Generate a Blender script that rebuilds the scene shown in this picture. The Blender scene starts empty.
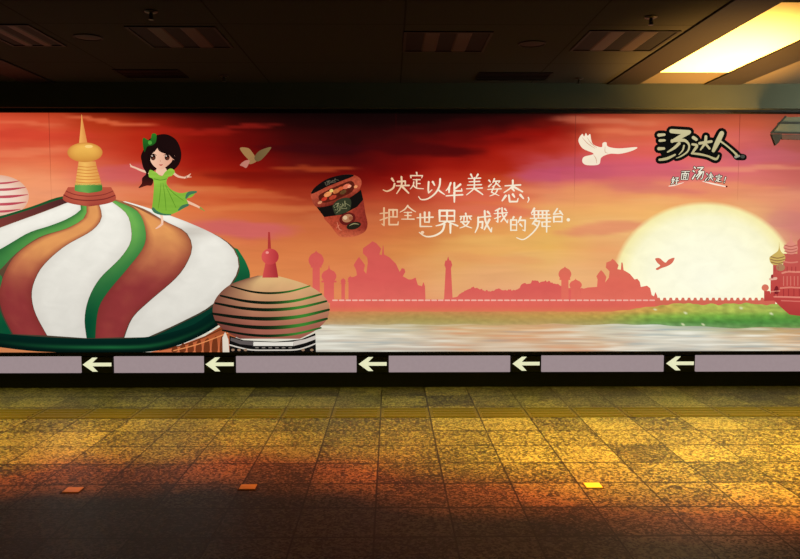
import bpy, bmesh, math, random
from mathutils import Vector, Matrix, noise as mnoise

random.seed(7)
SC = bpy.context.scene
COL = SC.collection
R = math.radians

# ------------------------------------------------------------------ camera
FPX = 775.0                       # focal length in pixels of the 800 x 559 frame
CAM = Vector((0.0, -7.37, 1.527))
PITCH, YAW = R(3.87), R(0.7)
cd = bpy.data.cameras.new('camera')
cd.sensor_width = 36.0
cd.lens = FPX / 800.0 * 36.0
cam = bpy.data.objects.new('camera', cd)
cam.location = CAM
cam.rotation_euler = (R(90) - PITCH, 0, -YAW)
COL.objects.link(cam)
SC.camera = cam

# ------------------------------------------------------------------ world, lights, exposure
SC.view_settings.view_transform = 'Standard'
SC.view_settings.look = 'None'
SC.view_settings.exposure = 0.0
SC.view_settings.gamma = 1.0
SC.view_settings.use_curve_mapping = False
w = bpy.data.worlds.new('world')
SC.world = w
w.use_nodes = True
w.node_tree.nodes['Background'].inputs[0].default_value = (0.92, 0.95, 0.92, 1)
w.node_tree.nodes['Background'].inputs[1].default_value = 0.030


def spot(name, loc, target, colour, power, angle, blend, radius=0.03):
    d = bpy.data.lights.new(name, 'SPOT')
    d.color = colour
    d.energy = power
    d.spot_size = R(angle)
    d.spot_blend = blend
    d.shadow_soft_size = radius
    o = bpy.data.objects.new(name, d)
    o.location = loc
    o.rotation_euler = (Vector(target) - Vector(loc)).to_track_quat('-Z', 'Y').to_euler()
    COL.objects.link(o)
    return o


AMBER = (1.0, 0.81, 0.06)
RUDDY = (1.0, 0.17, 0.02)
CEIL = 2.85
# unseen spots added at ceiling height to shape the amber-to-red fade on the floor
LAMP_Y = -3.3


def floor_spot(name, x, near, far, colour, power, blend):
    a0, a1 = math.atan((near - LAMP_Y) / 2.78), math.atan((far - LAMP_Y) / 2.78)
    mid = (a0 + a1) / 2
    spot(name, (x, LAMP_Y, 2.78), (x, LAMP_Y + 2.78 * math.tan(mid), 0), colour, power, math.degrees(a1 - a0), blend)


for x, near, p in ((-5.2, -3.0, 1.0), (-4.0, -2.95, 1.0), (-2.8, -2.85, 0.9), (-1.6, -2.6, 0.75), (-0.5, -2.5, 0.75), (0.6, -2.95, 0.95), (1.7, -3.45, 1.1), (2.8, -3.75, 1.2), (3.9, -3.75, 1.1), (5.0, -3.7, 1.0)):
    floor_spot('added_amber_spot', x, near, 0.75, AMBER, 1250 * p, 0.95)
for x, near, p in ((-5.2, -3.5, 1.0), (-4.0, -3.55, 1.0), (-2.8, -3.4, 1.0), (-1.6, -3.15, 0.8), (-0.5, -3.15, 0.75), (0.6, -3.5, 1.0), (1.7, -3.85, 1.1), (2.8, -4.1, 1.2), (3.9, -4.15, 1.2), (5.0, -4.1, 1.0)):
    floor_spot('added_ruddy_spot', x, near, -0.5, RUDDY, 850 * p, 0.75)  # red spots added to tint the outer edge of the floor fade
# unseen narrow spot added low at the right to brighten the pale ceiling bay
up = spot('added_bay_spot', (3.75, -1.35, 0.35), (2.68, -1.0, CEIL), (1.0, 0.48, 0.10), 5000, 74, 1.0, 0.2)
up.scale = (1.0, 0.42, 1.0)
# unseen white spot added at the right to brighten that end of the fascia
spot('added_fascia_spot', (5.4, -1.5, 2.1), (4.1, -0.3, 2.75), (0.98, 0.98, 0.78), 720, 90, 1.0, 0.1)


# ------------------------------------------------------------------ pixel -> place
FWD = Vector((math.sin(YAW) * math.cos(PITCH), math.cos(YAW) * math.cos(PITCH), -math.sin(PITCH)))
RGT = Vector((math.cos(YAW), -math.sin(YAW), 0))
UPV = RGT.cross(FWD)


def ray(px, py):
    return FWD + RGT * ((px - 400.0) / FPX) + UPV * ((279.5 - py) / FPX)


def on_y(px, py, y):
    d = ray(px, py)
    return CAM + d * ((y - CAM.y) / d.y)


def on_z(px, py, z):
    d = ray(px, py)
    return CAM + d * ((z - CAM.z) / d.z)


FACE = -0.02                       # front face of the printed panel
LAY = 0.0012                       # one layer of print


def wp(px, py, layer=0):
    p = on_y(px, py, FACE)
    return Vector((p.x, FACE - LAY * layer, p.z))


# ------------------------------------------------------------------ materials
def lin(c):
    return tuple(((v / 255) / 12.92 if v / 255 <= 0.04045 else ((v / 255 + 0.055) / 1.055) ** 2.4) for v in c)


def new_mat(name):
    m = bpy.data.materials.new(name)
    m.use_nodes = True
    nt = m.node_tree
    for n in list(nt.nodes):
        nt.nodes.remove(n)
    out = nt.nodes.new('ShaderNodeOutputMaterial')
    return m, nt, out


def surf(name, col, rough=0.6, noise=0.15, scale=20.0, metal=0.0, spec=0.1):
    m, nt, out = new_mat(name)
    b = nt.nodes.new('ShaderNodeBsdfPrincipled')
    tc = nt.nodes.new('ShaderNodeTexCoord')
    nz = nt.nodes.new('ShaderNodeTexNoise')
    nz.inputs['Scale'].default_value = scale
    nz.inputs['Detail'].default_value = 4
    nt.links.new(tc.outputs['Object'], nz.inputs['Vector'])
    mr = nt.nodes.new('ShaderNodeMapRange')
    mr.inputs['To Min'].default_value = 1 - noise
    mr.inputs['To Max'].default_value = 1 + noise
    nt.links.new(nz.outputs['Fac'], mr.inputs['Value'])
    mx = nt.nodes.new('ShaderNodeVectorMath')
    mx.operation = 'SCALE'
    mx.inputs[0].default_value = lin(col)
    nt.links.new(mr.outputs['Result'], mx.inputs['Scale'])
    nt.links.new(mx.outputs['Vector'], b.inputs['Base Color'])
    b.inputs['Roughness'].default_value = rough
    b.inputs['Metallic'].default_value = metal
    b.inputs['Specular IOR Level'].default_value = spec
    nt.links.new(b.outputs['BSDF'], out.inputs['Surface'])
    return m


def print_mat(name, sx=3.0, sz=14.0, amount=0.06, strength=1.0):
    """Translucent backlit print: ink colours with a brushy grain of the printing."""
    m, nt, out = new_mat(name)
    e = nt.nodes.new('ShaderNodeEmission')
    at = nt.nodes.new('ShaderNodeAttribute')
    at.attribute_name = 'ink'
    tc = nt.nodes.new('ShaderNodeTexCoord')
    mp = nt.nodes.new('ShaderNodeMapping')
    mp.inputs['Scale'].default_value = (sx, 1, sz)
    nz = nt.nodes.new('ShaderNodeTexNoise')
    nz.inputs['Scale'].default_value = 1.0
    nz.inputs['Detail'].default_value = 6
    nz.inputs['Distortion'].default_value = 0.6
    nt.links.new(tc.outputs['Object'], mp.inputs['Vector'])
    nt.links.new(mp.outputs['Vector'], nz.inputs['Vector'])
    mr = nt.nodes.new('ShaderNodeMapRange')
    mr.inputs['From Min'].default_value = 0.25
    mr.inputs['From Max'].default_value = 0.75
    mr.inputs['To Min'].default_value = 1 - amount
    mr.inputs['To Max'].default_value = 1 + amount
    nt.links.new(nz.outputs['Fac'], mr.inputs['Value'])
    mx = nt.nodes.new('ShaderNodeVectorMath')
    mx.operation = 'SCALE'
    nt.links.new(at.outputs['Color'], mx.inputs[0])
    nt.links.new(mr.outputs['Result'], mx.inputs['Scale'])
    nt.links.new(mx.outputs['Vector'], e.inputs['Color'])
    e.inputs['Strength'].default_value = strength
    nt.links.new(e.outputs['Emission'], out.inputs['Surface'])
    return m


M_SKY = print_mat('printed_sunset_sky', 1.6, 13, 0.06)
M_WATER = print_mat('printed_river', 2.2, 60, 0.12)
M_GRASS = print_mat('printed_riverbank', 14, 30, 0.10)
M_INK = print_mat('printed_ink', 5, 8, 0.05)
M_ROUGHINK = print_mat('printed_mottled_ink', 42, 42, 0.32)
for _m in (M_INK, M_ROUGHINK):
    _m.cycles.emission_sampling = 'NONE'


def floor_mat():
    m, nt, out = new_mat('granite_floor_tiles')
    N, L = nt.nodes.new, nt.links.new
    b = N('ShaderNodeBsdfPrincipled')
    tc = N('ShaderNodeTexCoord')
    sp = N('ShaderNodeSeparateXYZ')
    L(tc.outputs['Object'], sp.inputs[0])

    def math_(op, a, v=None):
        n = N('ShaderNodeMath')
        n.operation = op
        if isinstance(a, (int, float)):
            n.inputs[0].default_value = a
        else:
            L(a, n.inputs[0])
        if v is not None:
            if isinstance(v, (int, float)):
                n.inputs[1].default_value = v
            else:
                L(v, n.inputs[1])
        return n.outputs[0]
    T = 0.4
    ux = math_('DIVIDE', math_('SUBTRACT', sp.outputs['X'], FLOOR_X0 - 40 * T), T)
    uy = math_('DIVIDE', math_('SUBTRACT', sp.outputs['Y'], FLOOR_Y0 - 40 * T), T)
    fx, fy = math_('FRACT', ux), math_('FRACT', uy)
    dx = math_('ABSOLUTE', math_('SUBTRACT', fx, 0.5))
    dy = math_('ABSOLUTE', math_('SUBTRACT', fy, 0.5))
    joint = math_('MAXIMUM', math_('GREATER_THAN', dx, 0.488), math_('GREATER_THAN', dy, 0.480))
    cell = N('ShaderNodeCombineXYZ')
    L(math_('FLOOR', ux), cell.inputs[0])
    L(math_('FLOOR', uy), cell.inputs[1])
    wn = N('ShaderNodeTexWhiteNoise')
    wn.noise_dimensions = '2D'
    L(cell.outputs[0], wn.inputs['Vector'])
    # grains of the flamed granite
    n1 = N('ShaderNodeTexNoise')
    n1.inputs['Scale'].default_value = 85
    n1.inputs['Detail'].default_value = 3
    L(tc.outputs['Object'], n1.inputs['Vector'])
    vo = N('ShaderNodeTexVoronoi')
    vo.inputs['Scale'].default_value = 75
    L(tc.outputs['Object'], vo.inputs['Vector'])
    vsep = N('ShaderNodeSeparateColor')
    L(vo.outputs['Color'], vsep.inputs[0])
    n2 = N('ShaderNodeTexNoise')
    n2.inputs['Scale'].default_value = 2.2
    n2.inputs['Detail'].default_value = 4
    L(tc.outputs['Object'], n2.inputs['Vector'])
    g = math_('ADD', math_('MULTIPLY', n1.outputs['Fac'], 1.0), math_('MULTIPLY', vsep.outputs[0], 0.9))
    g = math_('ADD', g, math_('MULTIPLY', math_('SUBTRACT', wn.outputs['Value'], 0.5), 0.36))
    g = math_('ADD', g, math_('MULTIPLY', math_('SUBTRACT', n2.outputs['Fac'], 0.5), 0.38))
    rp = N('ShaderNodeValToRGB')
    el = rp.color_ramp.elements
    el[0].position, el[0].color = 0.36, (0.007, 0.0068, 0.0065, 1)
    el[1].position, el[1].color = 0.76, (0.155, 0.145, 0.118, 1)
    e2 = rp.color_ramp.elements.new(0.5)
    e2.color = (0.034, 0.032, 0.027, 1)
    L(math_('MULTIPLY', g, 0.55), rp.inputs[0])
    mx = N('ShaderNodeMix')
    mx.data_type = 'RGBA'
    L(joint, mx.inputs[0])
    L(rp.outputs['Color'], mx.inputs[6])
    mx.inputs[7].default_value = (0.004, 0.0036, 0.003, 1)
    L(mx.outputs[2], b.inputs['Base Color'])
    b.inputs['Roughness'].default_value = 0.45
    b.inputs['Specular IOR Level'].default_value = 0.16
    bp = N('ShaderNodeBump')
    bp.inputs['Strength'].default_value = 0.35
    bp.inputs['Distance'].default_value = 0.004
    hh = math_('SUBTRACT', n1.outputs['Fac'], math_('MULTIPLY', joint, 1.0))
    L(hh, bp.inputs['Height'])
    L(bp.outputs['Normal'], b.inputs['Normal'])
    L(b.outputs['BSDF'], out.inputs['Surface'])
    return m


def ceiling_mat():
    """Dark painted ceiling tiles with fine joints."""
    m, nt, out = new_mat('dark_ceiling_tiles')
    N, L = nt.nodes.new, nt.links.new
    b = N('ShaderNodeBsdfPrincipled')
    tc = N('ShaderNodeTexCoord')
    br = N('ShaderNodeTexBrick')
    br.offset = 0.0
    br.inputs['Scale'].default_value = 1.0
    br.inputs['Brick Width'].default_value = 1.2
    br.inputs['Row Height'].default_value = 1.2
    br.inputs['Mortar Size'].default_value = 0.006
    br.inputs['Color1'].default_value = (0.027, 0.0275, 0.027, 1)
    br.inputs['Color2'].default_value = (0.0245, 0.025, 0.0245, 1)
    br.inputs['Mortar'].default_value = (0.007, 0.0066, 0.006, 1)
    mp = N('ShaderNodeMapping')
    mp.inputs['Location'].default_value = (-CEIL_X0, 1.0, 0)
    L(tc.outputs['Object'], mp.inputs['Vector'])
    L(mp.outputs['Vector'], br.inputs['Vector'])
    L(br.outputs['Color'], b.inputs['Base Color'])
    b.inputs['Roughness'].default_value = 0.8
    b.inputs['Specular IOR Level'].default_value = 0.03
    L(b.outputs['BSDF'], out.inputs['Surface'])
    return m


FLOOR_X0 = on_z(380.4, 417.8, 0).x
FLOOR_Y0 = on_z(380.4, 417.8, 0).y
CEIL_X0 = on_z(404, 31, CEIL).x

M_FLOOR = floor_mat()
M_CEIL = ceiling_mat()
M_FASCIA = surf('grey_fascia_paint', (44, 48, 38), 0.6, 0.08, 6)
M_BLACK = surf('black_enamel', (3, 3, 3), 0.5, 0.1, 12, 0.0, 0.15)
M_SKIRT = surf('black_stone_skirting', (3, 3, 3), 0.6, 0.2, 30, 0.0, 0.1)
M_WALL = surf('dark_wall_paint', (40, 38, 36), 0.7, 0.1, 8)
M_BEAM = surf('dark_ceiling_channel', (21, 19, 18), 0.6, 0.12, 8)
M_BAY = surf('pale_ceiling_bay', (236, 228, 205), 0.7, 0.03, 4)
M_TAN = surf('tan_ceiling_board', (64, 58, 48), 0.7, 0.06, 7)
M_LOUVRE = surf('unlit_lamp_reflector', (46, 41, 39), 0.5, 0.08, 12)
M_DARK = surf('dark_slot', (4, 4, 4), 0.7, 0.1, 12)
M_CHROME = surf('dull_sprinkler_metal', (48, 44, 40), 0.4, 0.1, 30, 0.6)
M_GRILLE = surf('speaker_grille', (26, 24, 21), 0.6, 0.2, 120)
M_TACT = surf('yellow_tactile_tile', (62, 57, 32), 0.5, 0.3, 45)
M_STUD = surf('yellowed_floor_plate', (190, 178, 96), 0.35, 0.1, 30)
M_STUDRIM = surf('worn_plate_rim', (70, 62, 44), 0.5, 0.2, 40)
M_BRACKET = surf('grey_green_metal', (58, 62, 52), 0.5, 0.1, 10)
M_BRACKETD = surf('dark_bracket_metal', (18, 21, 20), 0.5, 0.1, 10)
M_SIGN = surf('black_sign_plate', (3, 6, 4), 0.4, 0.1, 20, 0.0, 0.2)


def glow_mat(name, col, strength):
    m, nt, out = new_mat(name)
    e = nt.nodes.new('ShaderNodeEmission')
    tc = nt.nodes.new('ShaderNodeTexCoord')
    nz = nt.nodes.new('ShaderNodeTexNoise')
    nz.inputs['Scale'].default_value = 30
    nt.links.new(tc.outputs['Object'], nz.inputs['Vector'])
    mr = nt.nodes.new('ShaderNodeMapRange')
    mr.inputs['To Min'].default_value = 0.94 * strength
    mr.inputs['To Max'].default_value = 1.06 * strength
    nt.links.new(nz.outputs['Fac'], mr.inputs['Value'])
    nt.links.new(mr.outputs['Result'], e.inputs['Strength'])
    e.inputs['Color'].default_value = (*lin(col), 1)
    nt.links.new(e.outputs['Emission'], out.inputs['Surface'])
    return m


M_BAND = glow_mat('emissive_mauve_panel', (160, 142, 144), 0.95)  # emission gives the wall panels their even brightness
M_ARROW = glow_mat('glowing_arrow_film', (232, 232, 190), 1.0)


# ------------------------------------------------------------------ object helpers
def link(name, me, mat, parent=None):
    o = bpy.data.objects.new(name, me)
    COL.objects.link(o)
    if mat is not None:
        me.materials.append(mat)
    if parent is not None:
        o.parent = parent
    return o


def empty(name, loc, label, cat, group=None):
    o = bpy.data.objects.new(name, None)
    o.empty_display_size = 0.05
    o.location = loc
    COL.objects.link(o)
    o['label'] = label
    o['category'] = cat
    if group:
        o['group'] = group
    return o


def struct(o):
    o['kind'] = 'structure'
    return o


def bm_box(bm, lo, hi, bevel=0.0):
    vs = [bm.verts.new((x, y, z)) for z in (lo[2], hi[2]) for y in (lo[1], hi[1]) for x in (lo[0], hi[0])]
    fs = [(0, 2, 3, 1), (4, 5, 7, 6), (0, 1, 5, 4), (2, 6, 7, 3), (0, 4, 6, 2), (1, 3, 7, 5)]
    faces = [bm.faces.new([vs[i] for i in f]) for f in fs]
    if bevel:
        es = list({e for f in faces for e in f.edges})
        bmesh.ops.bevel(bm, geom=es, offset=bevel, segments=2, affect='EDGES', profile=0.5)


def bm_prism(bm, pts, vec):
    """pts: planar loop of Vectors, extruded along vec."""
    a = [bm.verts.new(p) for p in pts]
    b = [bm.verts.new(Vector(p) + Vector(vec)) for p in pts]
    n = len(a)
    bm.faces.new(a)
    bm.faces.new(list(reversed(b)))
    for i in range(n):
        j = (i + 1) % n
        bm.faces.new((a[j], a[i], b[i], b[j]))


def bm_lathe(bm, prof, c, seg=24):
    rings = []
    for r, z in prof:
        if r < 1e-5:
            rings.append([bm.verts.new((c[0], c[1], c[2] + z))])
        else:
            rings.append([bm.verts.new((c[0] + r * math.cos(2 * math.pi * i / seg), c[1] + r * math.sin(2 * math.pi * i / seg), c[2] + z)) for i in range(seg)])
    for A, B in zip(rings, rings[1:]):
        for i in range(seg):
            j = (i + 1) % seg
            if len(A) == 1 and len(B) == 1:
                continue
            if len(A) == 1:
                bm.faces.new((A[0], B[i], B[j]))
            elif len(B) == 1:
                bm.faces.new((A[i], A[j], B[0]))
            else:
                bm.faces.new((A[i], A[j], B[j], B[i]))


def fin(bm, name, mat, parent=None, smooth=False):
    bmesh.ops.recalc_face_normals(bm, faces=bm.faces)
    me = bpy.data.meshes.new(name)
    bm.to_mesh(me)
    bm.free()
    if smooth:
        for p in me.polygons:
            p.use_smooth = True
    return link(name, me, mat, parent)


def box(name, lo, hi, mat, parent=None, bevel=0.0):
    bm = bmesh.new()
    bm_box(bm, lo, hi, bevel)
    return fin(bm, name, mat, parent)


# ------------------------------------------------------------------ setting
XL, XR, YB = -7.5, 8.0, -9.0
Z_TOP = on_y(400, 113.5, FACE).z          # top edge of the print
Z_BOT = on_y(400, 351.5, FACE).z          # bottom edge of the print
Z_BAND1 = on_y(400, 355.5, FACE).z
Z_BAND0 = on_y(400, 372.5, FACE).z

struct(box('floor', (XL, YB, -0.1), (XR, 0.25, 0.0), M_FLOOR))
struct(box('wall_back', (XL, 0.0, 0.0), (XR, 0.25, CEIL + 0.1), M_WALL))
FY = -0.14
struct(box('trim_1', (XL, FY, Z_TOP + 0.035), (XR, 0.0, CEIL), M_FASCIA))              # fascia above the mural
struct(box('baseboard_back', (XL, -0.03, 0.0), (XR, 0.0, Z_BAND0), M_SKIRT))

# ceiling: dark tiles on the left, the pale bay and boards between the channels on the right
c_a = on_z(616, 88, CEIL).x               # centre of the channel left of the bay
c_b = on_z(714, 88, CEIL).x               # centre of the channel right of the bay
bay_y = on_z(690, 72.3, CEIL).y
bay_near = on_z(785, 2.4, CEIL).y
bm = bmesh.new()
bm_box(bm, (XL, YB, CEIL), (c_a, 0.0, CEIL + 0.1))
bm_box(bm, (c_a, YB, CEIL), (XR, bay_near, CEIL + 0.1))
struct(fin(bm, 'ceiling', M_CEIL))
bm = bmesh.new()
bm_box(bm, (c_a, bay_y, CEIL), (c_b, 0.0, CEIL + 0.1))
bm_box(bm, (c_b, bay_near, CEIL), (XR, 0.0, CEIL + 0.1))
struct(fin(bm, 'ceiling_board', M_TAN))
struct(box('ceiling_bay', (c_a, bay_near, CEIL), (c_b, bay_y, CEIL + 0.1), M_BAY))


def channel(n, pl, pr, drop, mat):
    a, b = on_z(pl, 88.5, CEIL - drop).x, on_z(pr, 88.5, CEIL - drop).x
    bm = bmesh.new()
    bm_box(bm, (a, YB, CEIL - drop), (b, FY, CEIL + 0.02), 0.004)
    struct(fin(bm, 'trim_%d' % n, mat))


channel(2, 601, 632, 0.012, M_BEAM)
channel(3, 696, 732, 0.012, M_BEAM)
channel(4, 37, 67, 0.012, M_BEAM)

# tactile strip: ribbed slabs let in along the walkway
ty0, ty1 = FLOOR_Y0, on_z(400, 408, 0).y
bm = bmesh.new()
tw = 0.4
k = 0
x = FLOOR_X0 - tw * math.ceil((FLOOR_X0 - XL) / tw) + tw
while x + tw < XR:
    bm_box(bm, (x + 0.004, ty0 + 0.006, -0.002), (x + tw - 0.004, ty1 - 0.004, 0.003))
    n = 4
    for i in range(n):
        yc = ty0 + (ty1 - ty0) * (i + 0.5) / n
        bm_box(bm, (x + 0.03, yc - 0.018, 0.003), (x + tw - 0.03, yc + 0.018, 0.008))
    x += tw
struct(fin(bm, 'tactile_strip', M_TACT))

# mauve wainscot panels between the arrow signs
SIGNS = [(81.7, 113.6), (204.3, 235.6), (357.1, 388.2), (510.7, 540.8), (664.0, 694.7)]
gaps = [(-250, SIGNS[0][0])] + [(SIGNS[i][1], SIGNS[i + 1][0]) for i in range(4)] + [(SIGNS[4][1], 1050)]
struct(box('trim_5', (XL, -0.008, Z_BAND0), (XR, 0.0, Z_BAND1), M_BLACK))      # black backing behind the band
for i, (a, b) in enumerate(gaps):
    xa, xb = wp(a, 364).x + 0.006, wp(b, 364).x - 0.006
    struct(box('trim_%d' % (6 + i), (xa, -0.03, Z_BAND0 + 0.004), (xb, -0.006, Z_BAND1 - 0.004), M_BAND, None, 0.003))

# ------------------------------------------------------------------ arrow signs
SIGN_LABELS = [
    'black sign with glowing left arrow, leftmost, under the big striped dome',
    'black sign with glowing left arrow, under the gap between the two striped domes',
    'black sign with glowing left arrow, the middle one of five along the wall',
    'black sign with glowing left arrow, fourth from the left along the wall',
    'black sign with glowing left arrow, rightmost, under the printed sun',
]


def arrow_sign(i, a, b):
    p0, p1 = wp(a, 364), wp(b, 364)
    w_, h_ = p1.x - p0.x, Z_BAND1 - Z_BAND0
    cx, cz = (p0.x + p1.x) / 2, (Z_BAND0 + Z_BAND1) / 2
    t = empty('arrow_sign', (cx, -0.01, Z_BAND0), SIGN_LABELS[i], 'sign', 'arrow signs along the wall')
    lx = lambda u: (u - 0.5) * w_
    lz = lambda v: v * h_
    pl = box('plate', (lx(0.01), -0.026, lz(0.01)), (lx(0.99), 0.002, lz(0.98)), M_SIGN, t, 0.003)
    # arrow: swept-back barbs and a straight shaft
    pts = [(0.05, 0.52), (0.36, 0.93), (0.52, 0.93), (0.36, 0.63), (0.95, 0.63), (0.95, 0.42), (0.36, 0.42), (0.52, 0.11), (0.36, 0.11)]
    bm = bmesh.new()
    bm_prism(bm, [Vector((lx(u), -0.0275, lz(v))) for u, v in pts], (0, 0.002, 0))
    fin(bm, 'arrow', M_ARROW, t)
    return t


for i, (a, b) in enumerate(SIGNS):
    arrow_sign(i, a, b)

# ------------------------------------------------------------------ print helpers
MURAL = empty('mural_lightbox', (0, FACE, Z_BOT), 'long backlit advertising mural of sunset domes along the whole back wall', 'billboard')
ORG = MURAL.location.copy()


def lerp(a, b, t):
    return tuple(a[i] + (b[i] - a[i]) * t for i in range(3))


def as_col(c, u, v, px, py):
    return c(u, v, px, py) if callable(c) else c


def ink_mesh(name, verts, faces, cols, mat, parent):
    """verts already in place; origin of every part sits at the mural's base."""
    me = bpy.data.meshes.new(name)
    me.from_pydata([v - ORG for v in verts], [], faces)
    at = me.attributes.new('ink', 'FLOAT_COLOR', 'POINT')
    for i, c in enumerate(cols):
        r, g, b = lin([max(0, min(255, q)) for q in c])
        at.data[i].color = (r, g, b, 1)
    # printed face looks out of the wall
    bm = bmesh.new()
    bm.from_mesh(me)
    for f in bm.faces:
        if f.normal.y > 0:
            f.normal_flip()
    bm.to_mesh(me)
    bm.free()
    return link(name, me, mat, parent or MURAL)


def group(name, parent=None):
    o = bpy.data.objects.new(name, None)
    o.empty_display_size = 0.05
    COL.objects.link(o)
    o.parent = parent or MURAL
    return o


def crom(pts, n=6, closed=False):
    if len(pts) < 3:
        return [tuple(p) for p in pts]
    out = []
    m = len(pts)
    rng = m if closed else m - 1
    D = len(pts[0])
    for i in range(rng):
        if closed:
            p0, p1, p2, p3 = pts[(i - 1) % m], pts[i], pts[(i + 1) % m], pts[(i + 2) % m]
        else:
            p0, p1, p2, p3 = pts[max(i - 1, 0)], pts[i], pts[i + 1], pts[min(i + 2, m - 1)]
        for k in range(n):
            t = k / n
            out.append(tuple(0.5 * (2 * p1[d] + (p2[d] - p0[d]) * t + (2 * p0[d] - 5 * p1[d] + 4 * p2[d] - p3[d]) * t * t
                                    + (3 * p1[d] - p0[d] - 3 * p2[d] + p3[d]) * t ** 3) for d in range(D)))
    if not closed:
        out.append(tuple(pts[-1]))
    return out


def resample(pts, n):
    L = [0]
    for a, b in zip(pts, pts[1:]):
        L.append(L[-1] + math.dist(a, b))
    out = []
    j = 0
    for i in range(n + 1):
        s = L[-1] * i / n
        while j < len(L) - 2 and L[j + 1] < s:
            j += 1
        d = L[j + 1] - L[j]
        t = 0 if d == 0 else (s - L[j]) / d
        out.append(tuple(pts[j][q] + (pts[j + 1][q] - pts[j][q]) * t for q in range(2)))
    return out


class Ink:
    def __init__(self):
        self.v, self.f, self.c = [], [], []

    def grid(self, pos, col, nu, nv, layer):
        b = len(self.v)
        for j in range(nv + 1):
            for i in range(nu + 1):
                u, v = i / nu, j / nv
                px, py = pos(u, v)
                self.v.append(wp(px, py, layer))
                self.c.append(as_col(col, u, v, px, py))
        for j in range(nv):
            for i in range(nu):
                a = b + j * (nu + 1) + i
                self.f.append((a, a + 1, a + nu + 2, a + nu + 1))
        return self

    def ruled(self, left, right, col, layer, n=28, m=8, smooth=True):
        A = resample(crom(left, 8) if smooth else left, n)
        B = resample(crom(right, 8) if smooth else right, n)

        def pos(u, v):
            i = min(int(round(v * n)), n)
            return (A[i][0] + (B[i][0] - A[i][0]) * u, A[i][1] + (B[i][1] - A[i][1]) * u)
        return self.grid(pos, col, m, n, layer)

    def poly(self, pts, col, layer, smooth=True):
        P = crom(pts, 5, True) if smooth else pts
        x0, x1 = min(p[0] for p in P), max(p[0] for p in P)
        y0, y1 = min(p[1] for p in P), max(p[1] for p in P)
        b = len(self.v)
        for p in P:
            self.v.append(wp(p[0], p[1], layer))
            self.c.append(as_col(col, (p[0] - x0) / max(x1 - x0, 1e-6), (p[1] - y0) / max(y1 - y0, 1e-6), p[0], p[1]))
        from mathutils.geometry import tessellate_polygon
        for t in tessellate_polygon([[Vector((p[0], p[1], 0)) for p in P]]):
            self.f.append(tuple(b + i for i in t))
        return self

    def ellipse(self, cx, cy, rx, ry, col, layer, rot=0.0, n=32, rings=5, ymax=1e9):
        c, s = math.cos(rot), math.sin(rot)

        def pos(u, v):
            a = 2 * math.pi * u
            x, y = rx * v * math.cos(a), ry * v * math.sin(a)
            return cx + x * c - y * s, min(ymax, cy + x * s + y * c)
        return self.grid(pos, col, n, rings, layer)

    def stroke(self, pts, ws, col, layer, n=5, grow=0.0):
        """brush stroke; ws: widths along the points, rounded ends"""
        if isinstance(ws, (int, float)):
            ws = [ws] * len(pts)
        P = [(p[0], p[1], w_ + grow) for p, w_ in zip(pts, ws)]
        S = crom(P, n)
        # rounded ends
        b = len(self.v)
        Lp, Rp = [], []
        m = len(S)
        for i, (x, y, w_) in enumerate(S):
            a, c = S[max(i - 1, 0)], S[min(i + 1, m - 1)]
            dx, dy = c[0] - a[0], c[1] - a[1]
            d = math.hypot(dx, dy) or 1
            nx, ny = -dy / d, dx / d
            h = max(w_, 0.05) / 2
            if i == 0:
                for q in (0.95, 0.6):
                    s_ = math.sqrt(1 - q * q)
                    Lp.append((x - dx / d * h * q + nx * h * s_, y - dy / d * h * q + ny * h * s_))
                    Rp.append((x - dx / d * h * q - nx * h * s_, y - dy / d * h * q - ny * h * s_))
            Lp.append((x + nx * h, y + ny * h))
            Rp.append((x - nx * h, y - ny * h))
            if i == m - 1:
                for q in (0.6, 0.95):
                    s_ = math.sqrt(1 - q * q)
                    Lp.append((x + dx / d * h * q + nx * h * s_, y + dy / d * h * q + ny * h * s_))
                    Rp.append((x + dx / d * h * q - nx * h * s_, y + dy / d * h * q - ny * h * s_))
        for (l, r) in zip(Lp, Rp):
            for q in (l, r):
                self.v.append(wp(q[0], q[1], layer))
                self.c.append(as_col(col, 0, 0, q[0], q[1]))
        for i in range(len(Lp) - 1):
            a = b + 2 * i
            self.f.append((a, a + 1, a + 3, a + 2))
        return self

    def done(self, name, parent=None, mat=None):
        return ink_mesh(name, self.v, self.f, self.c, mat or M_INK, parent)


def Z(x0, y0, s, pts):
    return [(x0 + p[0] / s, y0 + p[1] / s) for p in pts]


def vgrad(*stops):
    """colour stops down the picture: (py, colour) ..."""
    def f(u, v, px, py):
        if py <= stops[0][0]:
            return stops[0][1]
        for (a, ca), (b, cb) in zip(stops, stops[1:]):
            if py <= b:
                return lerp(ca, cb, (py - a) / (b - a))
        return stops[-1][1]
    return f


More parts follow.
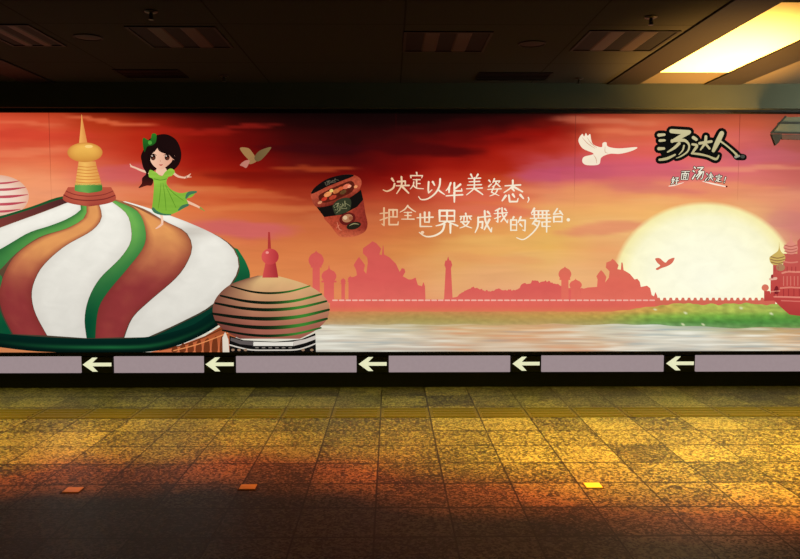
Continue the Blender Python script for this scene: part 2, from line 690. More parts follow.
# ------------------------------------------------------------------ mural: sky
SKY_X = [-150, 0, 50, 100, 150, 200, 250, 300, 350, 400, 450, 500, 550, 600, 650, 700, 750, 800, 950]
SKY_Y = [112, 122, 135, 150, 165, 180, 195, 210, 230, 250, 275, 305]
SKY = [
    # 112            122             135             150             165            180             195             210             230             250             275             305
    [(196, 66, 40), (214, 80, 52), (214, 76, 52), (218, 88, 58), (232, 122, 80), (240, 150, 100), (240, 150, 105), (236, 140, 96), (230, 130, 80), (226, 126, 70), (226, 128, 74), (226, 130, 80)],
    [(196, 66, 40), (216, 82, 54), (214, 76, 52), (216, 84, 56), (228, 112, 74), (240, 150, 100), (240, 150, 105), (236, 140, 96), (230, 130, 80), (226, 126, 70), (226, 128, 74), (226, 130, 80)],
    [(176, 58, 30), (208, 78, 48), (210, 76, 48), (216, 86, 56), (230, 116, 76), (240, 146, 102), (236, 146, 106), (236, 140, 94), (230, 130, 80), (226, 126, 70), (226, 128, 74), (226, 130, 80)],
    [(110, 26, 10), (176, 52, 22), (192, 58, 32), (198, 66, 42), (212, 92, 66), (216, 106, 86), (226, 128, 92), (234, 144, 90), (230, 130, 74), (226, 126, 66), (226, 126, 70), (226, 128, 78)],
    [(60, 10, 6), (140, 28, 12), (176, 40, 20), (176, 38, 20), (190, 56, 34), (206, 92, 66), (218, 110, 72), (226, 122, 68), (228, 126, 70), (224, 124, 64), (224, 124, 66), (224, 126, 74)],
    [(32, 6, 4), (86, 12, 8), (124, 18, 10), (140, 18, 12), (152, 24, 14), (178, 54, 26), (200, 80, 40), (212, 98, 50), (216, 104, 62), (216, 112, 62), (220, 122, 64), (222, 126, 72)],
    [(18, 5, 4), (46, 8, 6), (92, 10, 8), (100, 10, 8), (128, 16, 10), (152, 28, 12), (178, 54, 24), (196, 76, 34), (204, 86, 56), (208, 104, 54), (216, 118, 60), (220, 124, 70)],
    [(14, 4, 4), (28, 6, 6), (52, 8, 8), (66, 10, 10), (96, 18, 14), (132, 26, 12), (148, 34, 16), (172, 60, 28), (192, 84, 42), (204, 102, 50), (214, 116, 62), (220, 122, 74)],
    [(14, 4, 4), (22, 6, 6), (40, 8, 8), (54, 8, 10), (84, 10, 10), (110, 14, 10), (144, 34, 18), (166, 58, 30), (190, 84, 44), (204, 104, 52), (216, 118, 66), (222, 124, 78)],
    [(14, 5, 5), (24, 6, 6), (54, 9, 9), (84, 10, 10), (116, 13, 10), (140, 18, 11), (160, 40, 22), (178, 64, 34), (196, 94, 44), (208, 122, 58), (216, 138, 80), (224, 140, 96)],
    [(16, 5, 5), (32, 7, 7), (80, 10, 9), (118, 14, 11), (150, 24, 14), (182, 48, 28), (202, 76, 52), (202, 84, 54), (208, 124, 60), (218, 150, 76), (224, 162, 100), (228, 160, 112)],
    [(20, 5, 5), (52, 8, 8), (106, 12, 10), (150, 22, 13), (170, 36, 20), (190, 66, 34), (212, 92, 60), (218, 106, 68), (224, 150, 76), (226, 166, 88), (226, 164, 108), (230, 164, 124)],
    [(38, 9, 8), (92, 16, 11), (146, 20, 13), (176, 46, 32), (192, 74, 84), (206, 98, 92), (226, 138, 94), (230, 160, 92), (228, 172, 84), (228, 174, 84), (232, 176, 114), (234, 172, 130)],
    [(112, 30, 20), (182, 64, 40), (206, 92, 62), (212, 84, 76), (206, 84, 100), (214, 102, 100), (234, 152, 94), (236, 172, 94), (234, 182, 108), (228, 156, 96), (234, 176, 116), (234, 170, 130)],
    [(150, 56, 30), (206, 92, 60), (214, 88, 64), (220, 90, 82), (216, 88, 108), (216, 104, 106), (236, 158, 96), (242, 184, 104), (240, 190, 120), (236, 180, 120), (236, 180, 120), (234, 170, 130)],
    [(138, 52, 34), (196, 84, 56), (222, 102, 82), (222, 96, 84), (222, 104, 110), (222, 112, 110), (232, 146, 100), (242, 190, 110), (246, 220, 150), (246, 220, 150), (246, 220, 150), (240, 200, 140)],
    [(140, 52, 34), (190, 80, 54), (204, 90, 80), (202, 90, 96), (210, 96, 108), (220, 116, 106), (226, 146, 104), (232, 170, 116), (238, 200, 136), (240, 210, 150), (240, 210, 150), (236, 190, 136)],
    [(130, 60, 42), (146, 68, 50), (156, 74, 62), (170, 78, 74), (188, 86, 84), (198, 98, 92), (214, 130, 108), (214, 128, 110), (206, 122, 112), (220, 150, 116), (234, 190, 140), (232, 180, 130)],
    [(130, 60, 42), (146, 68, 50), (156, 74, 62), (170, 78, 74), (188, 86, 84), (198, 98, 92), (214, 130, 108), (214, 128, 110), (206, 122, 112), (220, 150, 116), (234, 190, 140), (232, 180, 130)],
]
# cloud banks: (cx, cy, rx, ry, tilt, colour, strength)
CLOUDS = [
    (20, 152, 60, 5, -0.05, (240, 140, 96), 0.5), (10, 134, 90, 5, 0.02, (206, 62, 44), 0.5), (28, 124, 40, 2, 0.05, (232, 120, 80), 0.5), (108, 121, 44, 2.2, 0.10, (236, 120, 76), 0.6),
    (128, 172, 34, 9, -0.05, (204, 92, 100), 0.6), (150, 190, 60, 5, 0.0, (230, 136, 92), 0.4), (238, 127, 40, 2, -0.06, (146, 28, 20), 0.7), (185, 131, 50, 3, 0.03, (178, 34, 22), 0.5),
    (320, 148, 60, 5, 0.02, (52, 8, 14), 0.5), (312, 168, 42, 2.4, 0.02, (170, 66, 30), 0.75), (262, 176, 60, 4.5, 0.0, (104, 14, 10), 0.5), (222, 190, 50, 3, 0.04, (214, 118, 62), 0.55),
    (300, 184, 50, 4, 0.03, (124, 18, 10), 0.4), (250, 196, 50, 3, 0.05, (206, 96, 52), 0.5), (165, 203, 40, 2.5, 0, (150, 40, 20), 0.25),
    (242, 228, 52, 9, 0.05, (194, 72, 86), 0.85), (268, 208, 60, 4, 0, (222, 128, 68), 0.4),
    (420, 149, 60, 7, 0.04, (62, 8, 10), 0.7), (400, 131, 60, 4, -0.05, (44, 6, 8), 0.5), (470, 122, 70, 4, -0.08, (52, 9, 9), 0.45), (530, 132, 50, 4, -0.12, (150, 20, 12), 0.4),
    (566, 173, 52, 9, -0.04, (190, 80, 106), 0.8), (560, 162, 40, 4, -0.12, (190, 84, 96), 0.5), (478, 195, 50, 6, 0.0, (216, 92, 72), 0.5), (498, 211, 44, 6, 0.06, (216, 94, 74), 0.6), (520, 190, 40, 3, 0.05, (228, 130, 90), 0.5),
    (600, 121, 50, 3.5, 0.04, (208, 124, 92), 0.6), (650, 133, 60, 3, 0.05, (232, 134, 90), 0.5), (655, 170, 70, 7, 0.03, (202, 86, 110), 0.65), (690, 142, 60, 4, -0.03, (230, 116, 92), 0.4),
    (760, 156, 50, 8, 0.02, (190, 92, 112), 0.6), (745, 169, 60, 2.4, -0.02, (240, 160, 120), 0.7), (620, 193, 60, 3, 0.03, (232, 146, 96), 0.5), (655, 189, 46, 5, 0.05, (204, 98, 104), 0.6), (720, 186, 60, 3.5, 0.02, (242, 150, 104), 0.6),
    (675, 200, 50, 3, 0.0, (242, 184, 112), 0.6), (780, 196, 40, 4, 0.0, (232, 150, 116), 0.5), (606, 228, 44, 7, -0.08, (216, 112, 92), 0.75), (505, 240, 60, 6, 0.0, (230, 180, 92), 0.4), (560, 256, 60, 7, 0.0, (232, 180, 112), 0.4), (490, 258, 50, 5, 0.05, (222, 140, 84), 0.4),
    (790, 220, 26, 10, 0.1, (206, 124, 122), 0.65), (350, 218, 50, 6, 0.0, (190, 92, 50), 0.3), (400, 197, 50, 5, 0.03, (172, 42, 26), 0.35), (440, 178, 50, 5, 0.03, (168, 36, 22), 0.35),
]


def sky_col(u, v, px, py):
    # smooth look-up in the colour chart
    def idx(A, t):
        t = max(A[0], min(A[-1], t))
        for i in range(len(A) - 1):
            if t <= A[i + 1]:
                f = (t - A[i]) / (A[i + 1] - A[i])
                return i, f * f * (3 - 2 * f) * 0.5 + f * 0.5
        return len(A) - 2, 1.0
    wob = mnoise.noise(Vector((px / 46.0, py / 16.0, 3.1))) * 5 + mnoise.noise(Vector((px / 17.0, py / 7.0, 8.3))) * 2.2
    i, fx = idx(SKY_X, px + wob * 2)
    j, fy = idx(SKY_Y, max(112, py + wob * min(1.0, (py - 108) / 25)))
    a = lerp(SKY[i][j], SKY[i + 1][j], fx)
    b = lerp(SKY[i][j + 1], SKY[i + 1][j + 1], fx)
    c = lerp(a, b, fy)
    for (cx, cy, rx, ry, tl, cc, st) in CLOUDS:
        dx, dy = px - cx, py - cy + wob * 0.5
        x_, y_ = dx + dy * tl, dy - dx * tl
        y_ *= 1.0 if y_ > 0 else 1.25
        q = (x_ / rx) ** 2 + (y_ / ry) ** 2 + 0.35 * mnoise.noise(Vector((px / 15.0, py / 5.0, 6.6)))
        if q < 1.7:
            t = max(0.0, min(1.0, (1.7 - q) / 1.3))
            c = lerp(c, cc, st * (0.8 if px > 560 else 1.0) * t * t * (3 - 2 * t))
    k_ = max(0.0, min(1.0, (py - 176) / 40.0)) * 0.22 + 0.10 * max(0.0, min(1.0, (py - 140) / 30.0)) * max(0.0, 1 - px / 120.0 if px > 0 else 1.0)
    k_ *= max(0.0, min(1.0, 1.6 - (px - 540) / 100.0)) if px > 540 else 1.0
    c = lerp(c, (240, 184, 130), max(0.0, k_))
    r_ = max(0.0, min(1.0, (px - 560) / 60.0))
    return lerp(c, (236, 156, 110), r_ * (0.10 + 0.12 * math.exp(-((py - 200) / 12.0) ** 2)))


HX0, HX1 = -130.0, 930.0
ink = Ink().grid(lambda u, v: (HX0 + (HX1 - HX0) * u, 110 + 242.5 * v), sky_col, 360, 100, 0)
ink.done('sky_panel', None, M_SKY)

# sheet seams of the print
for sx, ya, yb in ((48.8, 112.5, 200), (575.6, 113.5, 222), (396, 113, 160), (740, 114, 200)):
    s2 = sx + (sx - 400) / 775 * -0.068 * (yb - ya)
    Ink().stroke([(sx, ya), ((sx + s2) / 2, (ya + yb) / 2), (s2, yb)], 0.55, lambda u, v, px, py: lerp(sky_col(0, 0, px, py), (60, 10, 10), 0.45 * max(0.0, 1 - (py - 112) / 100)), 1).done('sheet_seam')

# ------------------------------------------------------------------ mural: sun
def sun_col(u, v, px, py):
    stops = ((0.0, (255, 253, 228)), (0.55, (254, 251, 220)), (0.8, (252, 247, 206)), (0.945, (247, 236, 172)))
    for (a_, ca), (b_, cb) in zip(stops, stops[1:]):
        if v <= b_:
            return lerp(ca, cb, (v - a_) / (b_ - a_))
    t = (v - 0.945) / 0.055
    return lerp((247, 236, 172), sky_col(0, 0, px, py), t)


Ink().ellipse(705, 280, 93, 79, sun_col, 2, 0, 96, 70, 340).done('sun')

# ------------------------------------------------------------------ mural: skyline
PINK = vgrad((250, (208, 88, 80)), (285, (216, 92, 86)), (303, (222, 104, 92)))


def onion(k, cx, cy, rx, ry, tip, base, hw, layer, col):
    """silhouette tower: column, onion bulb and spike"""
    k.poly([(cx - hw, base), (cx - hw, cy + ry * 0.7), (cx + hw, cy + ry * 0.7), (cx + hw, base)], col, layer, False)
    k.poly([(cx - rx * .55, cy + ry), (cx - rx, cy + ry * .2), (cx - rx * .75, cy - ry * .6), (cx - rx * .15, cy - ry * 1.05), (cx, tip), (cx + rx * .15, cy - ry * 1.05),
            (cx + rx * .75, cy - ry * .6), (cx + rx, cy + ry * .2), (cx + rx * .55, cy + ry)], col, layer)
    k.poly([(cx - hw * 1.5, cy + ry * 1.15), (cx - hw * 1.5, cy + ry * .85), (cx + hw * 1.5, cy + ry * .85), (cx + hw * 1.5, cy + ry * 1.15)], col, layer, False)
    return k


k = Ink()
onion(k, 316.2, 259.5, 7.6, 7, 250.5, 303, 3.6, 3, PINK)
k.done('tower_silhouette')
k = Ink()
onion(k, 329, 275.5, 7.4, 6, 265, 303, 5, 3, PINK)
k.done('tower_silhouette')
for cx, cy in ((343.2, 281), (350.3, 279)):
    k = Ink()
    onion(k, cx, cy, 2.4, 2.4, cy - 3.5, 303, 1.8, 3, PINK)
    k.done('minaret_silhouette')
pal = [(125, 235), (125, 152), (140, 150), (150, 145), (148, 130), (140, 112), (148, 98), (157, 86), (166, 98), (176, 112), (172, 130), (180, 140), (185, 104), (183, 88), (169, 74), (170, 58), (190, 44), (200, 36), (212, 42),
       (228, 60), (222, 78), (230, 80), (233, 50), (235, 50), (237, 78), (255, 88), (275, 108), (287, 134), (294, 122), (302, 124), (305, 134), (297, 148), (315, 158), (325, 158), (338, 152), (345, 176), (358, 180), (363, 166), (368, 180), (370, 235)]
Ink().poly(Z(310, 230, 3.2, pal), PINK, 3, False).done('palace_silhouette')
twr = [(428, 235), (434, 122), (430, 112), (433, 98), (438, 97), (442, 84), (446, 97), (451, 98), (455, 112), (451, 122), (457, 235)]
Ink().poly(Z(310, 230, 3.2, twr), PINK, 3, False).done('minaret_silhouette')
tr = [(460, 226), (468, 213), (490, 198), (505, 190), (520, 184), (540, 186), (555, 193), (575, 196), (600, 189), (620, 192), (645, 192), (664, 190), (676, 176), (690, 170), (702, 173), (712, 162), (722, 160), (735, 168), (748, 162), (765, 166), (785, 172), (800, 178), (812, 182), (830, 186), (880, 186), (960, 186), (960, 226)]
TQ = resample([(a_, b_) for a_, b_ in tr[1:-1]], 150)
tr = [tr[0]] + [(a_, b_ - 9 * abs(mnoise.noise(Vector((a_ / 11.0, 3.3, 1)))) - 4 * abs(mnoise.noise(Vector((a_ / 4.0, 1.3, 7)))) + 3) for a_, b_ in TQ] + [tr[-1]]
Ink().poly(Z(310, 230, 3.2, tr), PINK, 3).done('treeline_silhouette')
PINK2 = vgrad((260, (220, 112, 88)), (285, (222, 104, 88)), (303, (226, 112, 94)))
k = Ink()
onion(k, 564.8, 273.5, 6.4, 5.6, 266.5, 302, 3.6, 4, PINK2)
k.done('tower_silhouette')
k = Ink()
onion(k, 575.5, 284.5, 6.2, 4.4, 278.5, 302, 4.4, 4, PINK2)
k.done('tower_silhouette')
pal2 = [(95, 225), (98, 190), (120, 184), (150, 182), (152, 158), (148, 148), (156, 136), (163, 128), (171, 136), (180, 150), (176, 168), (188, 152), (190, 132), (178, 120), (180, 104), (193, 99), (200, 92), (208, 99), (219, 112), (215, 125), (226, 127),
        (228, 104), (232, 104), (235, 128), (255, 140), (270, 158), (279, 156), (287, 166), (290, 182), (310, 178), (320, 186), (325, 208), (332, 212), (337, 198), (343, 212), (345, 235)]
Ink().poly(Z(550, 230, 3.2, pal2), PINK2, 4, False).done('palace_silhouette')

# city wall along the bank, with its pale coping dashes
WALLC = vgrad((298, (222, 102, 92)), (307, (222, 102, 86)), (313, (216, 124, 84)))
Ink().grid(lambda u, v: (330 + 330 * u, 299.4 + 13.6 * v), WALLC, 30, 4, 5).done('city_wall')
k = Ink()
x = 333.0
while x < 655:
    k.stroke([(x, 300.2), (x + 4.2, 300.2)], 1.5, (240, 178, 160), 6)
    x += 6.6
k.done('wall_coping')
k = Ink()
x = 655.0
k.grid(lambda u, v: (655 + 120 * u, 300.2 + 12 * v), (208, 104, 84), 10, 1, 5)
x = 656.0
while x < 764:
    k.poly([(x, 301), (x + 1.2, 297.6), (x + 3.4, 297.6), (x + 4.6, 301)], (212, 112, 90), 5, False)
    x += 6.1
k.done('battlement')

# ------------------------------------------------------------------ mural: bank and river
BX = [-130, 330, 420, 480, 540, 600, 650, 700, 760, 800, 930]
BANK = [  # y 311, 316, 322, 327
    [(206, 130, 84), (196, 134, 84), (196, 150, 104), (206, 180, 150)], [(206, 130, 84), (190, 136, 84), (186, 150, 104), (200, 184, 158)],
    [(202, 136, 84), (176, 144, 80), (168, 152, 90), (198, 176, 140)], [(204, 134, 84), (182, 142, 80), (172, 152, 88), (200, 170, 128)],
    [(206, 140, 84), (190, 150, 80), (180, 150, 90), (204, 166, 120)], [(212, 146, 84), (186, 156, 76), (160, 150, 84), (196, 172, 130)],
    [(198, 160, 80), (140, 170, 70), (112, 152, 72), (140, 170, 140)], [(176, 184, 84), (120, 168, 66), (84, 140, 64), (120, 150, 100)],
    [(168, 182, 84), (104, 158, 62), (76, 138, 60), (110, 146, 84)], [(150, 174, 80), (98, 150, 60), (84, 140, 64), (120, 150, 84)], [(150, 174, 80), (98, 150, 60), (84, 140, 64), (120, 150, 84)],
]
BY = [311, 316, 322, 328]


def chart(X, Y, T, px, py):
    i = 0
    while i < len(X) - 2 and px > X[i + 1]:
        i += 1
    j = 0
    while j < len(Y) - 2 and py > Y[j + 1]:
        j += 1
    fx = max(0, min(1, (px - X[i]) / (X[i + 1] - X[i])))
    fy = max(0, min(1, (py - Y[j]) / (Y[j + 1] - Y[j])))
    return lerp(lerp(T[i][j], T[i + 1][j], fx), lerp(T[i][j + 1], T[i + 1][j + 1], fx), fy)


RX = [-130, 310, 350, 420, 480, 540, 600, 650, 700, 760, 800, 930]
RIV = [  # y 320, 328, 336, 344, 352
    [(206, 190, 160), (206, 200, 176), (210, 204, 184), (206, 200, 184), (200, 196, 180)],
    [(196, 180, 150), (212, 202, 178), (214, 208, 190), (208, 202, 186), (196, 192, 178)],
    [(186, 170, 136), (206, 198, 172), (216, 208, 188), (206, 200, 184), (196, 192, 178)],
    [(176, 164, 116), (200, 180, 140), (212, 196, 170), (206, 190, 168), (196, 186, 170)],
    [(182, 160, 104), (208, 170, 124), (212, 176, 136), (208, 184, 156), (206, 176, 146)],
    [(196, 160, 108), (214, 168, 120), (214, 168, 126), (208, 172, 138), (206, 178, 150)],
    [(180, 170, 124), (206, 196, 170), (212, 196, 168), (212, 180, 146), (206, 176, 150)],
    [(150, 176, 150), (210, 208, 190), (216, 210, 190), (210, 202, 184), (204, 196, 176)],
    [(120, 156, 100), (190, 194, 160), (218, 210, 190), (212, 206, 190), (204, 196, 178)],
    [(120, 150, 90), (170, 160, 110), (214, 186, 146), (210, 196, 170), (206, 192, 170)],
    [(130, 150, 90), (190, 150, 100), (216, 166, 116), (214, 176, 136), (210, 178, 144)],
    [(130, 150, 90), (190, 150, 100), (216, 166, 116), (214, 176, 136), (210, 178, 144)],
]
RY = [320, 328, 336, 344, 352]


def river_col(u, v, px, py):
    c = chart(RX, RY, RIV, px, py)
    s = mnoise.noise(Vector((px / 60.0, py / 2.4, 1.0))) + 0.5 * mnoise.noise(Vector((px / 24.0, py / 1.3, 5.0)))
    if s > 0:
        return lerp(c, (240, 238, 224), min(0.8, s * (1.1 - 0.7 * max(0, 1 - abs(px - 500) / 110))))
    dk = mnoise.noise(Vector((px / 60.0, py / 3.0, 7.0)))
    w_ = max(0, min(1, (px - 400) / 60)) * (1 - max(0, min(1, (px - 600) / 40)))
    return lerp(c, lerp((150, 166, 170), (214, 136, 92), max(0, min(1, w_ * 0.8 + dk))), min(0.7, -s * 1.0))


Ink().grid(lambda u, v: (HX0 + (HX1 - HX0) * u, 318 + 34.4 * v), river_col, 300, 30, 4).done('river', None, M_WATER)


def bank_edge(px):
    t = max(0.0, min(1.0, (px - 600) / 90.0))
    top = 311.5 - 7.5 * t * t * (3 - 2 * t)
    return top + mnoise.noise(Vector((px / 7.0, 1.7, 2))) * (0.5 + 1.6 * t) - max(0, mnoise.noise(Vector((px / 40.0, 0.2, 9)))) * 3 * t


def bank_col(u, v, px, py):
    c = chart(BX, BY, BANK, px, py)
    s = mnoise.noise(Vector((px / 7.0, py / 3.0, 4.0)))
    c = tuple(q * (1 + (0.05 + 0.12 * max(0, min(1, (px - 560) / 100))) * s) for q in c)
    if px > 640 and mnoise.noise(Vector((px / 2.2, py / 1.6, 11.0))) > 0.62:
        c = (222, 226, 180)
    return c


Ink().grid(lambda u, v: (lambda X: (X, bank_edge(X) + (324.5 + mnoise.noise(Vector((X / 30.0, 4, 4))) * 2.5 + 3 * max(0, min(1, (X - 660) / 60)) - bank_edge(X)) * v))(HX0 + (HX1 - HX0) * u), bank_col, 420, 12, 6).done('riverbank', None, M_GRASS)

# ------------------------------------------------------------------ mural: cathedral at the right
C = group('cathedral')
zc = lambda pts: Z(720, 220, 5.59, pts)
RED = vgrad((250, (196, 92, 84)), (290, (192, 72, 66)), (315, (176, 60, 58)))
CB = [(244, 452), (244, 396), (276, 396), (280, 412), (280, 330), (294, 300), (294, 248), (350, 248), (352, 188), (430, 188), (430, 118), (446, 100), (520, 86), (556, 20)]
CL = [(440, 535), (385, 528), (330, 480), (300, 450)]
MIR = lambda pts: [(1120 - a_, b_) for a_, b_ in reversed(pts)]
Ink().poly(zc(CB + MIR(CB) + [(876, 535)] + CL), RED, 7, False).done('body', C)
k = Ink()
k.poly(zc([(278, 235), (274, 210), (290, 195), (318, 175), (326, 155), (328, 120), (331, 155), (340, 178), (358, 195), (362, 215), (352, 240), (330, 250), (296, 250)]), (206, 176, 96), 8)
for yy, ins in ((205, 2), (220, 0), (235, 4)):
    k.stroke(zc([(280 + ins, yy), (318, yy + 8), (358 - ins, yy)]), 1.0, (150, 110, 70), 9)
k.done('dome', C)
k = Ink()
k.poly(zc([(358, 165), (352, 150), (372, 130), (388, 110), (394, 70), (400, 110), (415, 130), (432, 150), (428, 172), (410, 190), (375, 188)]), (222, 140, 122), 8)
for yy in (140, 158, 174):
    k.stroke(zc([(358, yy), (392, yy + 8), (426, yy)]), 0.9, (180, 96, 84), 9)
k.done('dome', C)
Ink().ellipse(720 + 335 / 5.59, 220 + 265 / 5.59, 4.4, 3.6, (172, 128, 92), 9).done('dome', C)
Ink().ellipse(720 + 250 / 5.59, 220 + 378 / 5.59, 3.6, 3.4, (214, 116, 92), 8).done('dome', C)
k = Ink()
k.stroke(zc([(345, 296), (380, 288), (430, 290), (680, 290)]), 1.8, (224, 136, 116), 9)
k.stroke(zc([(335, 380), (390, 376), (440, 378), (680, 380)]), 1.6, (220, 128, 110), 9)
k.stroke(zc([(300, 428), (380, 430), (440, 432), (680, 434)]), 1.6, (224, 132, 116), 9)
k.stroke(zc([(340, 450), (390, 452), (440, 454), (680, 456)]), 1.2, (214, 112, 100), 9)
k.stroke(zc([(278, 330), (310, 326)]), 2.6, (232, 178, 156), 9)
for xx in (300, 318, 352, 380, 410, 440):
    k.stroke(zc([(xx, 386), (xx, 424)]), 0.8, (158, 48, 52), 9)
for xx in (304, 322, 372, 398, 420):
    k.stroke(zc([(xx, 262), (xx, 286)]), 0.8, (164, 58, 58), 9)
k.stroke(zc([(352, 232), (392, 238), (430, 234)]), 1.4, (214, 124, 108), 9)
for xx in (352, 372, 392, 412, 432, 455, 478):
    k.stroke(zc([(xx, 315), (xx, 365)]), 0.9, (214, 120, 104), 9)
k.stroke(zc([(282, 400), (330, 396)]), 1.2, (224, 140, 120), 9)
k.done('cornice', C)
k = Ink()
k.poly(zc([(303, 410), (303, 380), (313, 368), (323, 380), (323, 410)]), (120, 34, 40), 9)
k.done('archway', C)
k = Ink()
k.poly(zc([(282, 325), (282, 310), (288, 304), (294, 310), (294, 325)]), (150, 50, 50), 9)
k.done('archway', C)

# ------------------------------------------------------------------ mural: pale striped dome at far left
C = group('pale_dome')
Ink().ellipse(-3, 196.5, 32, 21.5, lambda u, v, px, py: lerp((246, 226, 208), (228, 176, 150), v * v), 3, 0, 48, 8).done('body', C)
k = Ink()
for yy, h_ in ((181, 1.8), (187.4, 2.4), (194.6, 2.6), (202, 2.6), (209.2, 2.2)):
    hw = 32 * math.sqrt(max(0.02, 1 - ((yy + 1 - 196.5) / 21.5) ** 2)) - 1
    k.stroke([(-3 - hw, yy), (-3 - hw * .5, yy + 1.8), (-3, yy + 2.4), (-3 + hw * .5, yy + 1.8), (-3 + hw, yy)], [0.5, h_, h_, h_, 0.6], lambda u, v, px, py: lerp((206, 110, 110), (184, 60, 76), (px + 30) / 60), 4)
k.done('stripe', C)

# ------------------------------------------------------------------ mural: great striped dome
C = group('striped_dome')
WHITE = lambda u, v, px, py: lerp(lerp((244, 240, 228), (214, 210, 200), max(0, min(1, (py - 205) / 150))), (196, 190, 180), 0.7 * max(0, abs(u - 0.5) * 2 - 0.55))
GREEN = lambda u, v, px, py: lerp(lerp((104, 170, 78), (10, 76, 48), max(0, min(1, (py - 215) / 110))), (20, 74, 40), 0.6 * (1 - u) ** 2)


def orange_to(a, b):
    def f(u, v, px, py):
        t = max(0, min(1, (py - a) / (b - a)))
        t = t * t * (3 - 2 * t)
        t += 0.12 * mnoise.noise(Vector((px / 9.0, py / 9.0, 1.5)))
        c = lerp((226, 154, 90), (140, 52, 52), max(0, min(1, t)))
        return lerp(c, (120, 44, 40), 0.55 * max(0, abs(u - 0.5) * 2 - 0.6) / 0.4)
    return f


za = lambda pts: Z(0, 160, 2.795, pts)
zb = lambda pts: Z(100, 180, 3.106, pts)
# dark backing of the whole dome = the outline between the stripes
back = [(-75, 262), (-72, 240), (-40, 226), (0, 216), (40, 207), (66, 197), (90, 198), (114, 199), (150, 210), (190, 224), (222, 238), (240, 254), (249, 272), (249, 288), (236, 306), (214, 326), (180, 340), (130, 346), (60, 345), (0, 340), (-50, 326), (-72, 300)]
Ink().poly(back, vgrad((200, (150, 92, 60)), (300, (70, 60, 46))), 8).done('outline', C)
L0 = za([(-190, 205), (-90, 185), (0, 158), (90, 130), (150, 108), (185, 100)])
L1 = za([(-190, 212), (-90, 192), (0, 165), (90, 137), (152, 115), (186, 106)])
L2 = za([(-190, 235), (-90, 215), (0, 188), (90, 156), (160, 130), (192, 118)])
E1 = za([(-190, 330), (-90, 290), (0, 250), (80, 204), (140, 184), (190, 164), (226, 140), (226, 122)])
E1b = za([(-190, 245), (-90, 222), (0, 190), (60, 168), (110, 150), (160, 131), (182, 122), (194, 118)])
E2 = za([(-190, 430), (-60, 350), (0, 308), (45, 262), (110, 216), (190, 190), (238, 160), (243, 128)])
Ink().ruled(L0, L1, (30, 84, 44), 9).done('green_stripe', C)
Ink().ruled(L1, L2, lambda u, v, px, py: lerp((168, 72, 58), (78, 40, 40), v), 9).done('red_stripe', C)
Ink().ruled(E1b, E1, WHITE, 9).done('white_stripe', C)
Ink().ruled(E1, E2, GREEN, 9).done('green_stripe', C)
O1L = za([(244, 128), (239, 160), (192, 190), (112, 218), (46, 265), (12, 322), (0, 375), (8, 425), (38, 486)])
O1R = za([(278, 126), (284, 162), (256, 198), (180, 242), (122, 294), (96, 340), (89, 382), (100, 430), (132, 490)])
Ink().ruled(O1L, O1R, orange_to(240, 300), 9).done('orange_stripe', C)
GL = za([(-60, 350), (-10, 320), (8, 330), (-2, 375), (4, 425), (34, 486)])
Ink().ruled(za([(-150, 420), (-80, 360), (-50, 350), (-46, 400), (-30, 440), (0, 486)]), GL, GREEN, 9).done('green_stripe', C)
Ink().ruled(za([(-220, 380), (-160, 400), (-100, 420), (-60, 486)]), za([(-150, 410), (-70, 380), (-40, 430), (-6, 486)]), WHITE, 8.5).done('white_stripe', C)
W2R = [(112.5, 202), (127, 214), (131.5, 229), (130.5, 243), (120, 258.6), (100, 278.6), (89, 298.7), (85, 318.7), (87, 338)]
W2L = za([(279, 126), (285.6, 162), (257.6, 198), (181.4, 242), (123.5, 294), (97.4, 340), (90.4, 382), (101.4, 430), (133.4, 490)])
Ink().ruled(W2L, W2R, WHITE, 9).done('white_stripe', C)
G2R = [(115.5, 200.5), (138.6, 212), (146, 231.5), (143.5, 247.6), (129, 267), (110, 289.5), (100.5, 304), (97, 318), (95.5, 338)]
Ink().ruled([(p[0] + .3, p[1]) for p in W2R], G2R, lambda u, v, px, py: lerp(lerp((112, 176, 82), (8, 70, 44), max(0, min(1, (py - 225) / 95))), (24, 100, 50), 0.55 * max(0, u - .35)), 9).done('green_stripe', C)
O2R = [(120, 201), (134, 206.5), (164, 221), (184, 231.5), (191.5, 244), (189.5, 257), (177, 276.6), (148, 302), (132, 318), (124, 337)]
O2L = [(116.4, 200.6), (127.6, 203.8), (139, 212), (146.4, 231.5), (143.9, 247.6), (129.4, 267), (110.4, 289.5), (100.9, 304), (97.4, 318), (95.9, 338)]
Ink().ruled(O2L, O2R, orange_to(226, 296), 9).done('orange_stripe', C)
W3L = [(123, 201.6), (145.2, 209.3), (165, 221), (185.2, 231.2), (192.2, 244), (190.2, 257), (177.8, 276.6), (148.8, 302), (132.8, 318), (124.8, 337.5)]
W3R = [(126, 201.4), (150, 208.5), (185, 221), (214, 234), (231, 246), (238.4, 260), (235.5, 276.6), (213, 304), (182, 321.5), (148, 337)]
Ink().ruled(W3L, W3R, lambda u, v, px, py: lerp(WHITE(u, 0, px, py), (170, 160, 148), 0.55 * math.exp(-((px - 195) / 18) ** 2 - ((py - 231) / 7) ** 2)), 9).done('white_stripe', C)
Ink().ruled([(234, 247.5), (239.4, 260), (237, 276.6), (214.5, 305), (183, 322.5), (150, 338)], [(238, 249), (247, 264), (250, 279), (240, 302), (215, 325), (176, 340)], lambda u, v, px, py: lerp((26, 110, 62), (8, 52, 38), max(0, min(1, (py - 255) / 50))), 9).done('green_stripe', C)
# rim
rt = [(-70, 318), (-30, 328), (0, 333), (48, 337), (100, 338.5), (150, 336.5), (190, 326), (214, 311), (240, 296)]
rb = [(-76, 328), (-34, 342), (0, 347), (43, 351.6), (100, 352.4), (158, 350.5), (200, 336), (230, 316), (250, 290)]


